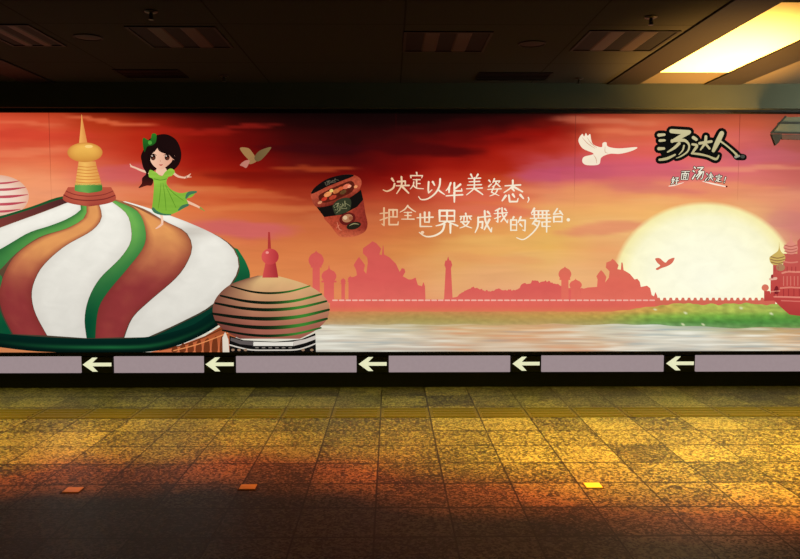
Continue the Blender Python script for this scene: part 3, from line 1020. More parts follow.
def rim_col(u, v, px, py):
    c = lerp((5, 38, 30), (3, 20, 17), u)
    return lerp(c, (28, 102, 54), 0.95 * math.exp(-((u - 0.62) / 0.14) ** 2) * max(0.15, 1 - abs(px - 110) / 130))


Ink().ruled(rt, rb, rim_col, 10, 36, 14).done('rim', C)
Ink().poly([(-80, 330), (-40, 338), (0, 343), (60, 349), (120, 350), (120, 352.2), (-80, 352.2)], (204, 128, 80), 8.6, False).done('dome_base', C)
k = Ink()
k.poly([(150, 352), (175, 347), (205, 336), (228, 322), (236, 318), (236, 352)], vgrad((322, (96, 44, 20)), (338, (176, 84, 44)), (352, (206, 112, 70))), 9, False)
for dx in range(7):
    x0 = 172 + dx * 8
    k.poly([(x0, 351.5), (x0 + 1, 347 - dx * 1.4), (x0 + 3, 345 - dx * 1.6), (x0 + 5, 346 - dx * 1.8), (x0 + 6, 351)], (112, 52, 26), 9.5)
k.stroke([(160, 350), (190, 343), (226, 327)], 1.2, (104, 48, 24), 9.7)
k.stroke([(174, 350.5), (200, 343.5), (230, 332)], 1.0, (226, 140, 84), 9.8)
k.done('dome_base', C)
# collar, neck, bulb and spire
zd = lambda pts: Z(60, 110, 5.08, pts)
k = Ink()
k.ruled(zd([(44, 392), (18, 440), (26, 462), (70, 478), (150, 490)]), zd([(262, 392), (286, 438), (278, 462), (232, 478), (152, 490)]), lambda u, v, px, py: lerp(lerp((186, 84, 62), (150, 58, 50), v), (206, 104, 76), 0.5 * math.exp(-((u - .3) / .2) ** 2)), 11)
k.stroke(zd([(22, 432), (70, 452), (150, 460), (230, 452), (282, 434)]), 1.1, (124, 44, 40), 11.5)
k.stroke(zd([(34, 412), (80, 430), (150, 438), (224, 430), (272, 412)]), 0.9, (136, 52, 44), 11.5)
k.done('collar', C)
k = Ink()
k.ruled(zd([(80, 374), (78, 395), (84, 412), (148, 422)]), zd([(214, 374), (218, 395), (210, 412), (150, 422)]), lambda u, v, px, py: lerp((116, 172, 84), (40, 110, 48), abs(u - 0.3) * 1.2), 12)
k.done('green_band', C)
k = Ink()
k.ruled(zd([(98, 262), (92, 300), (86, 340), (80, 382)]), zd([(184, 262), (192, 300), (204, 340), (214, 382)]), lambda u, v, px, py: lerp((246, 190, 98), (212, 138, 70), abs(u - 0.35) * 1.2), 12)
for yy, a, b in ((286, 96, 188), (302, 92, 194), (318, 90, 198), (334, 88, 203), (350, 85, 207), (366, 83, 211)):
    k.stroke(zd([(a, yy), ((a + b) / 2, yy + 5), (b, yy)]), 0.7, (206, 126, 56), 12.4)
k.done('neck', C)
Ink().ruled(zd([(100, 168), (106, 110), (110, 60), (112, 24)]), zd([(142, 168), (130, 110), (120, 60), (114, 24)]), lambda u, v, px, py: lerp((242, 178, 92), (220, 140, 72), u), 12).done('spire', C)
k = Ink()
k.ellipse(60 + 130 / 5.08, 110 + 216 / 5.08, 17.6, 9.8, lambda u, v, px, py: lerp(lerp((244, 190, 90), (214, 150, 62), max(0, min(1, (py - 146) / 17))), (206, 134, 60), v ** 4), 13)
k.ellipse(60 + 150 / 5.08, 110 + 186 / 5.08, 4, 1.6, (248, 206, 122), 13.4)
k.done('bulb', C)

# ------------------------------------------------------------------ mural: small striped dome
C = group('banded_dome')
BODY_L = [(258, 275.5), (244, 279.5), (229, 285.5), (217, 297), (213, 309), (216, 321), (226, 331), (240, 338.5)]
BODY_R = [(276, 275.5), (292, 279.5), (309, 285.5), (323, 295), (329.6, 306), (327, 319), (316, 330), (300, 338.5)]


def body_col(u, v, px, py):
    c = lerp((218, 178, 122), (156, 92, 76), max(0, min(1, (py - 280) / 46)))
    c = lerp(c, (96, 50, 44), 0.75 * max(0, (0.34 - u) / 0.34))
    return lerp(c, (226, 170, 120), 0.45 * math.exp(-((u - .72) / .16) ** 2) * max(0, 1 - abs(py - 300) / 40))


Ink().ruled(BODY_L, BODY_R, body_col, 14, 28, 18).done('body', C)
for p, wd in (([(231.5, 286), (270, 293), (310, 285.8)], 1.7), ([(221, 295.5), (270, 302.6), (321.5, 294)], 2.4), ([(215.8, 303), (270, 309.6), (326.5, 301)], 2.6),
              ([(213.4, 313.5), (270, 318.6), (329, 309.5)], 3.0), ([(216, 321.6), (270, 327.4), (327, 318.5)], 3.0), ([(223, 330), (270, 335.6), (321, 327.6)], 2.2)):
    pp = crom([p[0], ((p[0][0] + p[1][0]) / 2, p[0][1] * .25 + p[1][1] * .75), p[1], ((p[2][0] + p[1][0]) / 2, p[2][1] * .25 + p[1][1] * .75), p[2]], 4)
    Ink().stroke(pp, [wd * 1.25 * (0.6 + 0.4 * math.sin(math.pi * i / (len(pp) - 1))) for i in range(len(pp))],
                 lambda u, v, px, py: lerp((14, 22, 14), (62, 128, 48), math.exp(-((px - 302) / 24) ** 2)), 15, 2).done('green_band', C)
FIN = lambda u, v, px, py: lerp((206, 78, 74), (166, 46, 52), u)
k = Ink()
k.ruled([(268.4, 232), (268.2, 240), (268, 250)], [(270.2, 232), (270.8, 240), (271.4, 250)], (176, 56, 52), 15)
k.ruled([(266, 261), (264.6, 268), (262.6, 277.5)], [(275.6, 261), (277, 268), (278.6, 277.5)], FIN, 15)
k.ellipse(270.4, 256.5, 8.6, 8, lambda u, v, px, py: lerp((216, 84, 80), (176, 50, 56), max(0, min(1, (px - 264) / 16))), 15.4)
k.ellipse(267.5, 252.5, 1.6, 1.3, (238, 150, 140), 15.8)
k.done('finial', C)
k = Ink()
zf = lambda pts: Z(200, 325, 5.714, pts)
k.poly(zf([(170, 60), (250, 85), (430, 95), (580, 80), (660, 45), (664, 160), (170, 160)]), (16, 14, 14), 13, False)
k.poly(zf([(178, 70), (240, 88), (310, 92), (308, 116), (230, 108), (176, 88)]), (92, 84, 82), 13.4, False)
k.poly(zf([(306, 94), (430, 98), (536, 94), (534, 118), (306, 118)]), (226, 220, 208), 13.4, False)
k.poly(zf([(536, 92), (600, 80), (662, 58), (662, 80), (600, 102), (536, 118)]), (200, 190, 180), 13.4, False)
k.stroke(zf([(172, 112), (230, 128), (300, 141), (430, 142), (545, 140), (612, 124), (662, 104)]), 1.3, (206, 198, 186), 13.8)
for i in range(6):
    k.stroke(zf([(320 + i * 38, 128), (334 + i * 38, 128)]), 1.2, (120, 112, 104), 13.8)
for xx in (190, 225, 262, 590, 640):
    k.ellipse(200 + xx / 5.714, 325 + 141 / 5.714, 1.7, 1.2, (150, 120, 96), 13.9)
k.done('dome_base', C)
Ink().poly(zf([(132, 160), (130, 70), (146, 38), (156, 60), (164, 82), (170, 160)]), (220, 208, 190), 14, False).done('white_post', C)

# ------------------------------------------------------------------ mural: girl
C = group('dancing_girl')
zg = lambda pts: Z(110, 120, 5.083, pts)
HAIR = vgrad((135, (26, 12, 12)), (175, (32, 14, 14)), (188, (84, 26, 22)))
k = Ink()
k.poly(zg([(235, 80), (290, 74), (340, 104), (364, 165), (356, 220), (322, 256), (280, 256), (240, 252), (215, 262), (188, 242), (166, 215), (160, 182), (176, 145), (192, 108)]), HAIR, 12)
k.poly(zg([(166, 205), (205, 250), (196, 275), (222, 300), (214, 332), (188, 334), (148, 346), (164, 322), (166, 296), (186, 272), (170, 240)]), HAIR, 12)
k.done('hair', C)
SKIN = lambda u, v, px, py: lerp((244, 200, 170), (226, 160, 132), u)
k = Ink()
k.stroke(zg([(210, 271), (165, 258), (128, 242)]), [2.6, 2.2, 1.6], (240, 196, 168), 11.5)
k.stroke(zg([(130, 243), (112, 236), (104, 224)]), [1.8, 1.6, 0.6], (240, 196, 168), 11.5)
k.stroke(zg([(122, 240), (106, 238)]), [1.4, 0.5], (240, 196, 168), 11.5)
k.done('arm', C)
k = Ink()
k.stroke(zg([(322, 268), (348, 287), (382, 294)]), [2.6, 2.2, 1.6], (234, 186, 158), 11.5)
k.stroke(zg([(380, 294), (398, 286), (412, 274)]), [1.8, 1.8, 0.6], (234, 186, 158), 11.5)
k.stroke(zg([(392, 290), (416, 290)]), [1.5, 0.5], (234, 186, 158), 11.5)
k.stroke(zg([(388, 286), (392, 298)]), 0.8, (150, 110, 90), 11.9)
k.done('arm', C)
k = Ink()
k.stroke(zg([(392, 415), (440, 436), (466, 450)]), [2.8, 2.2, 1.5], (238, 190, 160), 11.5)
k.stroke(zg([(462, 447), (482, 462)]), [2.2, 0.8], (150, 150, 70), 11.6)
k.done('leg', C)
k = Ink()
k.stroke(zg([(260, 470), (268, 510), (266, 530)]), [2.8, 2.3, 1.7], (244, 204, 178), 11.5)
k.stroke(zg([(268, 528), (254, 540), (236, 552)]), [2.2, 2.0, 1.0], (238, 190, 166), 11.6)
k.done('leg', C)
k = Ink()
k.poly(zg([(246, 240), (278, 240), (292, 262), (270, 284), (236, 268)]), (238, 190, 162), 12.6)
k.poly(zg([(204, 182), (222, 158), (246, 128), (262, 150), (300, 166), (320, 182), (318, 208), (296, 232), (264, 251), (236, 243), (213, 218)]), SKIN, 13)
k.ellipse(110 + 327 / 5.083, 120 + 192 / 5.083, 1.5, 2.4, (230, 170, 140), 13)
k.done('face', C)
for ex in (222, 293):
    k = Ink()
    k.ellipse(110 + ex / 5.083, 120 + 191 / 5.083, 2.5, 2.9, (36, 18, 14), 13.6)
    k.ellipse(110 + (ex + 2) / 5.083, 120 + 196 / 5.083, 1.3, 1.5, (96, 48, 34), 13.9)
    k.ellipse(110 + (ex - 5) / 5.083, 120 + 184 / 5.083, 0.6, 0.6, (240, 226, 214), 14.1)
    k.stroke(zg([(ex - 17, 180), (ex, 174), (ex + 17, 181)]), [0.5, 1.0, 0.5], (24, 10, 10), 14)
    k.done('eye', C)
Ink().stroke(zg([(253, 228), (262, 230), (270, 227)]), [0.6, 1.3, 0.6], (186, 72, 66), 13.6).done('mouth', C)
Ink().stroke(zg([(258, 206), (260, 212)]), 0.6, (206, 136, 112), 13.6).done('nose', C)
Ink().stroke(zg([(250, 122), (262, 150), (305, 168), (326, 190), (346, 205)]), [4, 5.0, 4.2, 3.4, 3], (26, 12, 12), 13.8).stroke(zg([(246, 122), (226, 150), (206, 172), (200, 205), (208, 235)]), [4, 4.0, 3.4, 3, 1.5], (26, 12, 12), 13.8).done('fringe', C)
k = Ink()
k.poly(zg([(172, 92), (206, 104), (216, 72), (238, 74), (236, 112), (216, 130), (192, 136), (178, 164), (170, 130)]), lambda u, v, px, py: lerp((44, 120, 36), (22, 72, 24), v), 14)
k.ellipse(110 + 206 / 5.083, 120 + 116 / 5.083, 2, 2, (76, 156, 56), 14.3)
k.done('bow', C)
LIME = lambda u, v, px, py: lerp(lerp((158, 204, 72), (132, 184, 60), v), (112, 164, 50), 0.5 * abs(math.sin(px * 0.55 + py * 0.12)))
k = Ink()
k.poly(zg([(208, 254), (236, 266), (264, 286), (286, 262), (312, 247), (332, 262), (318, 284), (298, 292), (290, 322), (312, 352), (360, 372), (412, 362), (438, 364), (420, 390), (392, 402), (400, 430), (366, 456), (312, 480), (268, 482), (220, 464), (222, 400), (226, 340), (222, 302), (202, 290), (200, 268)]), LIME, 15)
k.done('dress', C)
k = Ink()
HEM = (66, 116, 84)
k.stroke(zg([(440, 366), (404, 374), (390, 396)]), [2.0, 3.6, 2.0], HEM, 15.4)
k.stroke(zg([(398, 432), (372, 442), (352, 458)]), [2.4, 3.2, 1.6], HEM, 15.4)
k.stroke(zg([(222, 452), (238, 468), (272, 480), (312, 482)]), [3.0, 3.0, 1.8, 1.2], HEM, 15.4)
k.done('hem', C)
k = Ink()
for a in ([(262, 320), (256, 390), (248, 450)], [(272, 320), (282, 390), (288, 460)], [(284, 330), (312, 390), (338, 446)], [(290, 336), (330, 376), (376, 410)]):
    k.stroke(zg(a), [0.3, 0.7, 0.5], (92, 144, 38), 15.3)
k.stroke(zg([(228, 300), (260, 306), (290, 300)]), 0.8, (88, 140, 36), 15.3)
k.done('pleat', C)

# ------------------------------------------------------------------ mural: doves
z1 = lambda pts: Z(200, 100, 6.154, pts)
k = Ink()
k.poly(z1([(296, 366), (330, 348), (352, 350), (358, 366), (336, 386), (304, 394)]), (150, 112, 72), 3)
k.poly(z1([(246, 296), (296, 296), (322, 322), (338, 352), (312, 372), (276, 344)]), (158, 118, 72), 3)
k.poly(z1([(336, 352), (368, 312), (438, 290), (412, 332), (372, 372), (346, 376)]), lambda u, v, px, py: lerp((104, 84, 52), (120, 96, 58), u), 3.4)
k.poly(z1([(246, 400), (276, 374), (306, 372), (298, 398), (284, 418), (262, 408)]), (186, 120, 104), 3.6)
k.done('dove')
z2 = lambda pts: Z(560, 110, 3.333, pts)
k = Ink()
k.poly(z2([(62, 96), (74, 80), (80, 88), (86, 77), (92, 86), (100, 80), (104, 100), (112, 116), (138, 124), (142, 110), (154, 108), (160, 122), (196, 128), (256, 124), (240, 136), (200, 146), (166, 146), (138, 158), (132, 178), (118, 184), (86, 183), (74, 172), (80, 156), (112, 146), (78, 130), (64, 112)]), (246, 230, 204), 3)
k.done('dove')
for a in ([(74, 92), (92, 112), (116, 128)], [(90, 92), (104, 112), (122, 126)], [(112, 150), (120, 164), (122, 178)], [(150, 122), (150, 140), (160, 144)]):
    Ink().stroke(z2(a), [0.3, 0.6, 0.3], (204, 150, 122), 3.4).done('dove_feather')
z3 = lambda pts: Z(550, 230, 3.2, pts)
Ink().poly(z3([(336, 92), (350, 90), (362, 100), (370, 104), (380, 94), (398, 89), (390, 106), (374, 116), (356, 122), (344, 128), (338, 124), (352, 114), (344, 106)]), (216, 110, 88), 3).done('dove')

# ------------------------------------------------------------------ mural: noodle cup
C = C_CUP = group('noodle_cup')
zn = lambda pts: Z(310, 165, 6.985, pts)
k = Ink()
k.poly(zn([(98, 358), (230, 344), (330, 290), (368, 238), (386, 330), (402, 410), (388, 460), (344, 488), (290, 502), (226, 504), (192, 486), (150, 430)]), lambda u, v, px, py: lerp(lerp((176, 70, 46), (120, 34, 30), max(0, u - .2)), (206, 106, 70), 0.8 * max(0, v - .75) / .25), 7)
k.done('cup_body', C, M_ROUGHINK)
k = Ink()
k.poly(zn([(44, 290), (150, 278), (260, 236), (330, 194), (356, 172), (372, 242), (330, 292), (230, 346), (100, 364)]), (20, 16, 14), 8, False)
k.done('black_band', C)
k = Ink()
k.poly(zn([(8, 192), (40, 152), (120, 98), (220, 70), (290, 66), (346, 90), (360, 132), (330, 190), (260, 238), (160, 278), (52, 294), (14, 245)]), lambda u, v, px, py: lerp(lerp((136, 44, 28), (100, 28, 22), v), (206, 96, 66), 0.7 * (2 * abs(u - 0.5)) ** 3), 9)
k.done('lid', C, M_ROUGHINK)
Ink().poly(zn([(8, 194), (40, 152), (120, 98), (220, 70), (292, 67), (300, 80), (210, 116), (120, 152), (60, 182), (20, 200)]), (18, 14, 14), 9.6).done('lid_flap', C)
k = Ink()
k.poly(zn([(62, 215), (126, 176), (206, 140), (284, 112), (312, 140), (290, 190), (206, 232), (120, 262), (76, 256)]), (84, 28, 18), 9.6)
for a, b, rx, ry, c in ((125, 205, 4.2, 2.4, (224, 140, 84)), (185, 182, 4.0, 2.2, (198, 110, 60)), (215, 165, 3, 1.8, (206, 90, 50)), (255, 150, 4.2, 2.2, (216, 110, 80)), (100, 238, 3.2, 1.8, (186, 52, 34)), (160, 226, 4.0, 2.0, (174, 60, 40)), (232, 190, 3.4, 2.0, (96, 64, 34)), (150, 180, 2.0, 1.6, (226, 196, 110)), (275, 150, 2.2, 1.4, (240, 160, 124)), (320, 152, 2, 1.4, (236, 150, 96)), (70, 262, 2.4, 1.4, (214, 140, 100))):
    k.ellipse(310 + a / 6.985, 165 + b / 6.985, rx, ry, c, 10, -0.45, 16, 2)
k.done('lid_picture', C, M_ROUGHINK)
k = Ink()   # pale ground behind the lettering on the band
k.poly(zn([(160, 282), (196, 244), (256, 228), (286, 246), (284, 300), (262, 326), (226, 340), (184, 350), (166, 322)]), (50, 54, 36), 10)
k.done('lettering_ground', C)
k = Ink()
k.ellipse(310 + 262 / 6.985, 165 + 376 / 6.985, 8.2, 6.2, (96, 26, 22), 8.5, -0.3)
k.ellipse(310 + 262 / 6.985, 165 + 372 / 6.985, 5.4, 4.0, (176, 120, 84), 9, -0.3)
k.ellipse(310 + 246 / 6.985, 165 + 368 / 6.985, 2.2, 2.0, (214, 180, 140), 9.4)
k.ellipse(310 + 286 / 6.985, 165 + 372 / 6.985, 2.0, 2.0, (150, 84, 56), 9.4)
k.ellipse(310 + 306 / 6.985, 165 + 424 / 6.985, 7.4, 3.6, (36, 32, 22), 9, -0.25)
k.stroke(zn([(276, 424), (306, 410), (340, 414)]), [0.5, 1.1, 0.5], (150, 140, 96), 9.6)
k.stroke(zn([(190, 400), (204, 446), (224, 456)]), [0.5, 0.9, 0.4], (206, 120, 90), 8.6)
k.stroke(zn([(186, 440), (204, 420)]), 0.6, (206, 120, 90), 8.6)
k.done('bowl_picture', C)

# ------------------------------------------------------------------ mural: lettering
GLYPH = {
    'jue': "1,1 2,2.6|2.4,4 1.6,6.6 -1.4,8.4 -3.6,7.6|4,2.8 8,2.5 8,5|3.2,5.2 10,5|6,0 6,5 3.5,9.8|6.2,5.4 9.8,9.5",
    'ding': "5,0 5.3,1.2|1,3 .8,1.8 9.2,1.8 8.6,3.2|2.5,4.2 7.5,4.2|5,4.2 5,9|5,6.5 7.5,6.5|3,5.6 2.6,7.5 .5,9.8|2.6,7.5 5,9.2 10,9.6",
    'yi': "1.4,1.4 1.2,5 1.4,6.6 3.2,5.2|3.6,1.4 4.6,3|7.6,0 7.2,3.4 5,6.8 1,9.4 -2.6,9.8 -4,8.4|6.4,5 8,6.2 10,7.4",
    'hua': "2.8,0 1.8,2.2 0,4|1.8,2.4 1.8,5|8.6,.8 5,3.4|5,0 5,4.2 9.5,4.2 9.4,3|0,6.8 10,6.2|5,5 5,10",
    'mei': "3,0 3.8,1.4|7,0 6,1.4|1.5,2 8.5,1.8|2,3.6 8,3.4|1,5.2 9,5|5,1.8 5,5|.5,7 9.5,6.6|5,5.2 4.4,7.2 .5,10|5.2,7 9.8,9.8",
    'zi': "1,.8 2,1.8|.8,4.4 2.8,3|5,0 3.8,2.2|4.4,1.4 9,1.2 8,2.4|6.4,1.4 5.6,3.4 3.4,4.6|6.4,2.6 9.2,4.6|0,6.2 10,5.8|4.6,4.6 2.8,7.8 8.4,9.8|7.4,6 5.6,8.6 1.6,10",
    'tai': "1.5,2.4 8.5,2|5,0 4.6,2.8 1,5.4|5,2.6 9.4,5|4.8,3.6 5.6,4.6|1.8,6.8 .2,9|3.2,6.6 3.6,9.4 7,9.4 7.4,8|5,6.2 5.8,7.4|8.4,6.4 9.8,8",
    'comma': "4,0 6,4 2,10",
    'ba': "0,3 4,2.6|2.2,0 2.2,9.4 1,8.6|0,6.6 4,5.2|5,1 9.4,1 9.4,4.8|5,4.8 9.4,4.8|7.2,1 7.2,4.8|5,1 5,9 9.8,9 10,7.4",
    'quan': "5,0 3,2.8 0,4.8|5,.6 7.6,3 10,4.6|2.6,5 7.4,5|3,7.2 7,7.2|1,9.8 9,9.8|5,5 5,9.8",
    'shi': "0,3.4 10,3|2,1 2,9 9.2,9|4.8,0 4.8,6.2|7.6,0 7.6,6.2|4.8,6.2 7.6,6.2",
    'jie': "2,0 2,4.2|2,0 8.6,0 8.6,4.2|2,2.1 8.6,2.1|2,4.2 8.6,4.2|5.3,0 5.3,4.2|4.8,4.4 3,5.4 .4,6|5.6,4.4 10,6|4.2,5.4 3.2,8 0,9.8 -4,10.2 -7,8.6|6.8,5.4 6.8,8.8",
    'bian': "5,0 5.2,1.4|.6,2 9.4,1.8|3.8,2 3.6,4.8|6,2 6,4.8|1.6,3 1,4.4|8,2.8 9,4.2|1.4,5.8 7.6,5.6 5,8.4 .6,10|2.6,6.4 5,8.4 9.6,10",
    'cheng': "1.8,3 9,2.4|1.8,3 1.6,7 0,10|1.8,5.2 4.4,5 4.2,8 3.4,7.6|5.6,0 6.2,5 9.4,9.6 9.8,7.8|8.4,4 5.4,8.6|7.4,.4 8.6,1.4",
    'wo': "4,.4 .8,1.8|0,3.6 9.4,3|2.6,1.4 2.6,9 1.4,8.4|.2,6.8 4.6,5.4|5.6,0 6.2,5 9.4,9.4 9.8,7.6|8.6,4.2 4.8,8.8|7.6,.6 8.8,1.8",
    'de': "2.2,0 1.4,1.8|.4,2 .4,9|.4,2 4,2 4,9|.4,5.2 4,5.2|.4,8.8 4,8.8|6.6,0 5,3.6|6,2.2 9.4,2.2 9.2,9.2 7.8,8.6|6.2,4.8 7.4,6.2",
    'wu': "2,0 .6,2|1.6,1 9,1|0,4.2 10,4|2,1.4 2,4|4,1.4 4,4|6,1.4 6,4|8,1.4 8,4|.8,2.6 9.4,2.6|2.8,4.6 1,6.6|2.4,5.4 4.6,5.4 3.4,8 .4,11 -3.4,13.2 -6.6,12.4|2,6.6 3.2,7.4|5.4,5.8 9.8,5.6|5.8,5.8 5.8,7.6 9.8,7.6|8,4.6 8,10",
    'tai2': "4.6,0 1.8,4 7.6,3.4|6.6,1.8 8.8,4.4|2,5.8 2,9.8|2,5.8 8.2,5.8 8.2,9.8|2,9.4 8.2,9.4",
    'tang': ".6,.6 1.8,1.6|0,3.4 1.4,4.2|.4,9.6 2.4,6|3.6,1 8.4,.8 5,4.2 9.6,4 9,9 7.6,9.8|6.6,4.4 3.4,8|8,4.6 4.6,9.8",
    'hao': "2,0 1,6 3.6,9|3.6,2.6 2.6,7 .2,9.8|0,3.4 4.4,3|5.4,1 9.2,.8 7.4,3|7.4,3 7.6,9.4 6.4,8.8|5,5.2 10,4.8",
    'mian': ".6,.6 9.4,.6|5,.6 4.4,2.6|1.4,2.8 1.4,9.6|1.4,2.8 8.6,2.8 8.6,9.6|3.8,2.8 3.8,9.4|6.2,2.8 6.2,9.4|3.8,5 6.2,5|3.8,7.2 6.2,7.2|1.4,9.4 8.6,9.4",
    'jue2': "1,1 2,2.6|.4,9.6 2.4,6|4,2.8 8,2.5 8,5|3.2,5.2 10,5|6,0 6,5 3.5,9.8|6.2,5.4 9.8,9.5",
    'bang': "6,0 5,6.4|4.4,9.2 4.2,9.8",
}


def glyph(key, x0, y0, x1, y1, wd, col, layer, parent, grow=0.0, name='character', slant=0.0):
    k = Ink()
    for st in GLYPH[key].split('|'):
        P = []
        for q in st.split():
            a, b = q.split(',')
            a, b = float(a), float(b)
            P.append((x0 + (x1 - x0) * a / 10 - slant * (b - 5) * (y1 - y0) / 10, y0 + (y1 - y0) * b / 10))
        n = len(P)
        # corners of box strokes stay crisp: double the corner points
        if n == 2:
            flat = abs(P[1][0] - P[0][0]) > 2.2 * abs(P[1][1] - P[0][1])
            ws = [wd * 0.6, wd * 0.85] if flat else [wd * 1.2, wd * 0.75]
        else:
            ws = [wd * (1.0 - 0.5 * (i / (n - 1)) ** 2) for i in range(n)]
            Q, W = [P[0]], [ws[0]]
            for i in range(1, n - 1):
                a, b, c = P[i - 1], P[i], P[i + 1]
                d1 = (b[0] - a[0], b[1] - a[1])
                d2 = (c[0] - b[0], c[1] - b[1])
                cs = (d1[0] * d2[0] + d1[1] * d2[1]) / ((math.hypot(*d1) * math.hypot(*d2)) or 1)
                if cs < 0.35:
                    k.stroke(Q + [b], W + [ws[i]], col, layer, 4, grow)
                    Q, W = [b], [ws[i]]
                else:
                    Q.append(b)
                    W.append(ws[i])
            P, ws = Q + [P[-1]], W + [ws[-1]]
        k.stroke(P, ws, col, layer, 4, grow)
    return k.done(name, parent)


S = group('slogan')
CREAM = lambda u, v, px, py: lerp((226, 176, 130), (246, 232, 206), max(0, min(1, (px - 380) / 60)))
for key, a, b, c, d, wd in (
        ('jue', 390, 177, 409, 194, 1.9), ('ding', 409.5, 172.7, 423.6, 189.5, 1.4), ('yi', 426, 179, 444.5, 200, 1.8), ('hua', 446, 183, 462.5, 202, 1.9),
        ('mei', 465.5, 174.5, 483, 195, 1.6), ('zi', 487.5, 179, 501, 196, 1.4), ('tai', 501.6, 180.5, 523.6, 203, 2.0), ('comma', 526.8, 197.6, 530, 202.4, 1.4),
        ('ba', 380, 208, 398.2, 226.5, 1.8), ('quan', 400, 205.5, 415.6, 219.4, 1.5), ('shi', 417, 212.5, 433, 228, 1.8), ('jie', 435, 210.6, 457.5, 236, 2.0),
        ('bian', 459, 213.5, 472.2, 228, 1.6), ('cheng', 475, 211, 492, 232.5, 2.0), ('wo', 494, 208, 508, 223.6, 1.6), ('de', 510, 217, 526, 232, 1.7),
        ('wu', 530, 208.5, 550.5, 232, 1.7), ('tai2', 551, 208.8, 564, 222.4, 1.7)):
    glyph(key, a, b, c, d, wd, CREAM, 10, S)
Ink().ellipse(568, 219.8, 1.7, 1.7, (250, 236, 206), 10).done('full_stop', S)
Ink().ellipse(422.4, 232.4, 1.7, 1.5, (244, 206, 170), 10).done('flourish', S)

# brand lettering, black backed
B = group('brand_lettering')
zl = lambda pts: Z(640, 110, 6.21, pts)
STROKES = [
    ([(114, 157), (148, 154)], [24, 18]), ([(120, 191), (150, 189)], [20, 16]), ([(114, 241), (146, 240)], [24, 18]),
    ([(118, 310), (165, 302), (215, 278)], [16, 20, 12]),
    ([(192, 132), (240, 136), (302, 138)], [30, 32, 28]), ([(298, 142), (250, 166), (196, 196)], [28, 30, 22]),
    ([(196, 192), (250, 188), (282, 194), (302, 222), (292, 258), (252, 288), (222, 300)], [22, 24, 20, 14, 12, 10, 4]),
    ([(240, 208), (210, 236), (168, 262)], [22, 20, 10]), ([(270, 222), (262, 250), (238, 278)], [12, 11, 5]),
    ([(328, 172), (346, 184)], [24, 22]), ([(322, 214), (350, 222), (332, 252), (322, 268)], [16, 20, 18, 14]),
    ([(318, 270), (370, 276), (420, 288), (468, 306), (486, 282)], [14, 16, 14, 18, 8]),
    ([(366, 208), (404, 202), (440, 196)], [20, 20, 18]), ([(406, 166), (400, 206), (372, 248)], [20, 20, 10]), ([(406, 214), (428, 240)], [16, 16]),
    ([(504, 146), (478, 200), (452, 254)], [34, 36, 24]), ([(492, 192), (536, 224), (580, 262), (600, 284)], [14, 12, 14, 18]),
]
k = Ink()
for p, ws in STROKES:
    k.stroke(zl(p), [q / 6.21 for q in ws], (16, 16, 14), 10, 5, 5.6)
k.stroke(zl([(600, 290), (640, 294)]), [7, 6], (16, 16, 14), 10, 5, 0.5)
k.poly(zl([(112, 140), (190, 150), (210, 300), (150, 320), (112, 250)]), (16, 16, 14), 10, False)
k.poly(zl([(150, 150), (300, 130), (340, 230), (480, 250), (480, 296), (320, 280), (180, 296)]), (16, 16, 14), 10, False)
k.done('black_backing', B)
for nm, rng in (('character', range(0, 9)), ('character', range(9, 15)), ('character', range(15, 17))):
    k = Ink()
    for i in rng:
        k.stroke(zl(STROKES[i][0]), [q * 0.86 / 6.21 for q in STROKES[i][1]], lambda u, v, px, py: lerp((206, 196, 152), (184, 172, 124), (py - 128) / 36), 11)
    k.done(nm, B)
k = Ink()
k.stroke(zl([(590, 292), (612, 286)]), [2.8, 2.0], (150, 148, 130), 11)
k.ellipse(640 + 634 / 6.21, 110 + 290 / 6.21, 2.2, 1.8, (70, 72, 66), 11.2)
k.done('brush_tip', B)

# the same lettering, small, on the cup's band and lid
def small_brand(cx, cy, wpx, rot, colr, layer, name, yst=1.0):
    c_, s_ = math.cos(rot), math.sin(rot)
    f = wpx / 520.0
    k = Ink()
    for p, ws in STROKES:
        k.stroke([(cx + ((a - 370) * c_ - (b - 225) * yst * s_) * f, cy + ((a - 370) * s_ + (b - 225) * yst * c_) * f) for a, b in p], [max(0.45, q * f * 0.8) for q in ws], colr, layer, 3)
    k.done(name, C_CUP)


small_brand(310 + 226 / 6.985, 165 + 288 / 6.985, 16.5, -0.38, (140, 136, 96), 10.6, 'band_lettering', 1.5)
small_brand(310 + 155 / 6.985, 165 + 116 / 6.985, 15.0, -0.36, (96, 88, 72), 10.2, 'lid_lettering', 0.7)

# tagline under it
T = group('tagline')
TL = (('hao', 671, 177.4, 678, 184.4, 1.0), ('mian', 680, 171, 689, 180, 0.9), ('tang', 692.4, 166.6, 703.4, 179.4, 1.3), ('jue2', 705, 173, 713, 180.8, 0.95), ('ding', 714.6, 175, 721.4, 182, 0.9), ('bang', 722.4, 177.4, 726, 183, 0.9))
for a in TL:
    glyph(*a[:5], a[5], (58, 40, 34), 10, T, 1.4, 'letter_shadow', 0.15)
for a in TL:
    glyph(*a[:5], a[5], (244, 236, 214), 11, T, 0.0, 'character', 0.15)
k = Ink()
k.stroke([(668.5, 186.2), (675, 185), (683, 182.6)], [0.8, 1.3, 0.5], (250, 224, 204), 10)
k.done('underline', T)
k = Ink()
k.stroke([(702, 181.4), (713, 184), (725, 186.6)], [0.5, 1.5, 1.1], (250, 232, 214), 10)
k.done('underline', T)
Ink().ellipse(726, 186.6, 1.0, 0.9, (110, 40, 34), 11).done('dot', T)

# ------------------------------------------------------------------ mural: frame rails
def rail(name, z0, z1, y0):
    bm = bmesh.new()
    bm_box(bm, (XL + 0.05, y0, z0), (XR - 0.05, -0.0005, z1), 0.004)
    o = fin(bm, name, M_BLACK)
    o.data.transform(Matrix.Translation(-ORG))
    o.parent = MURAL
    return o


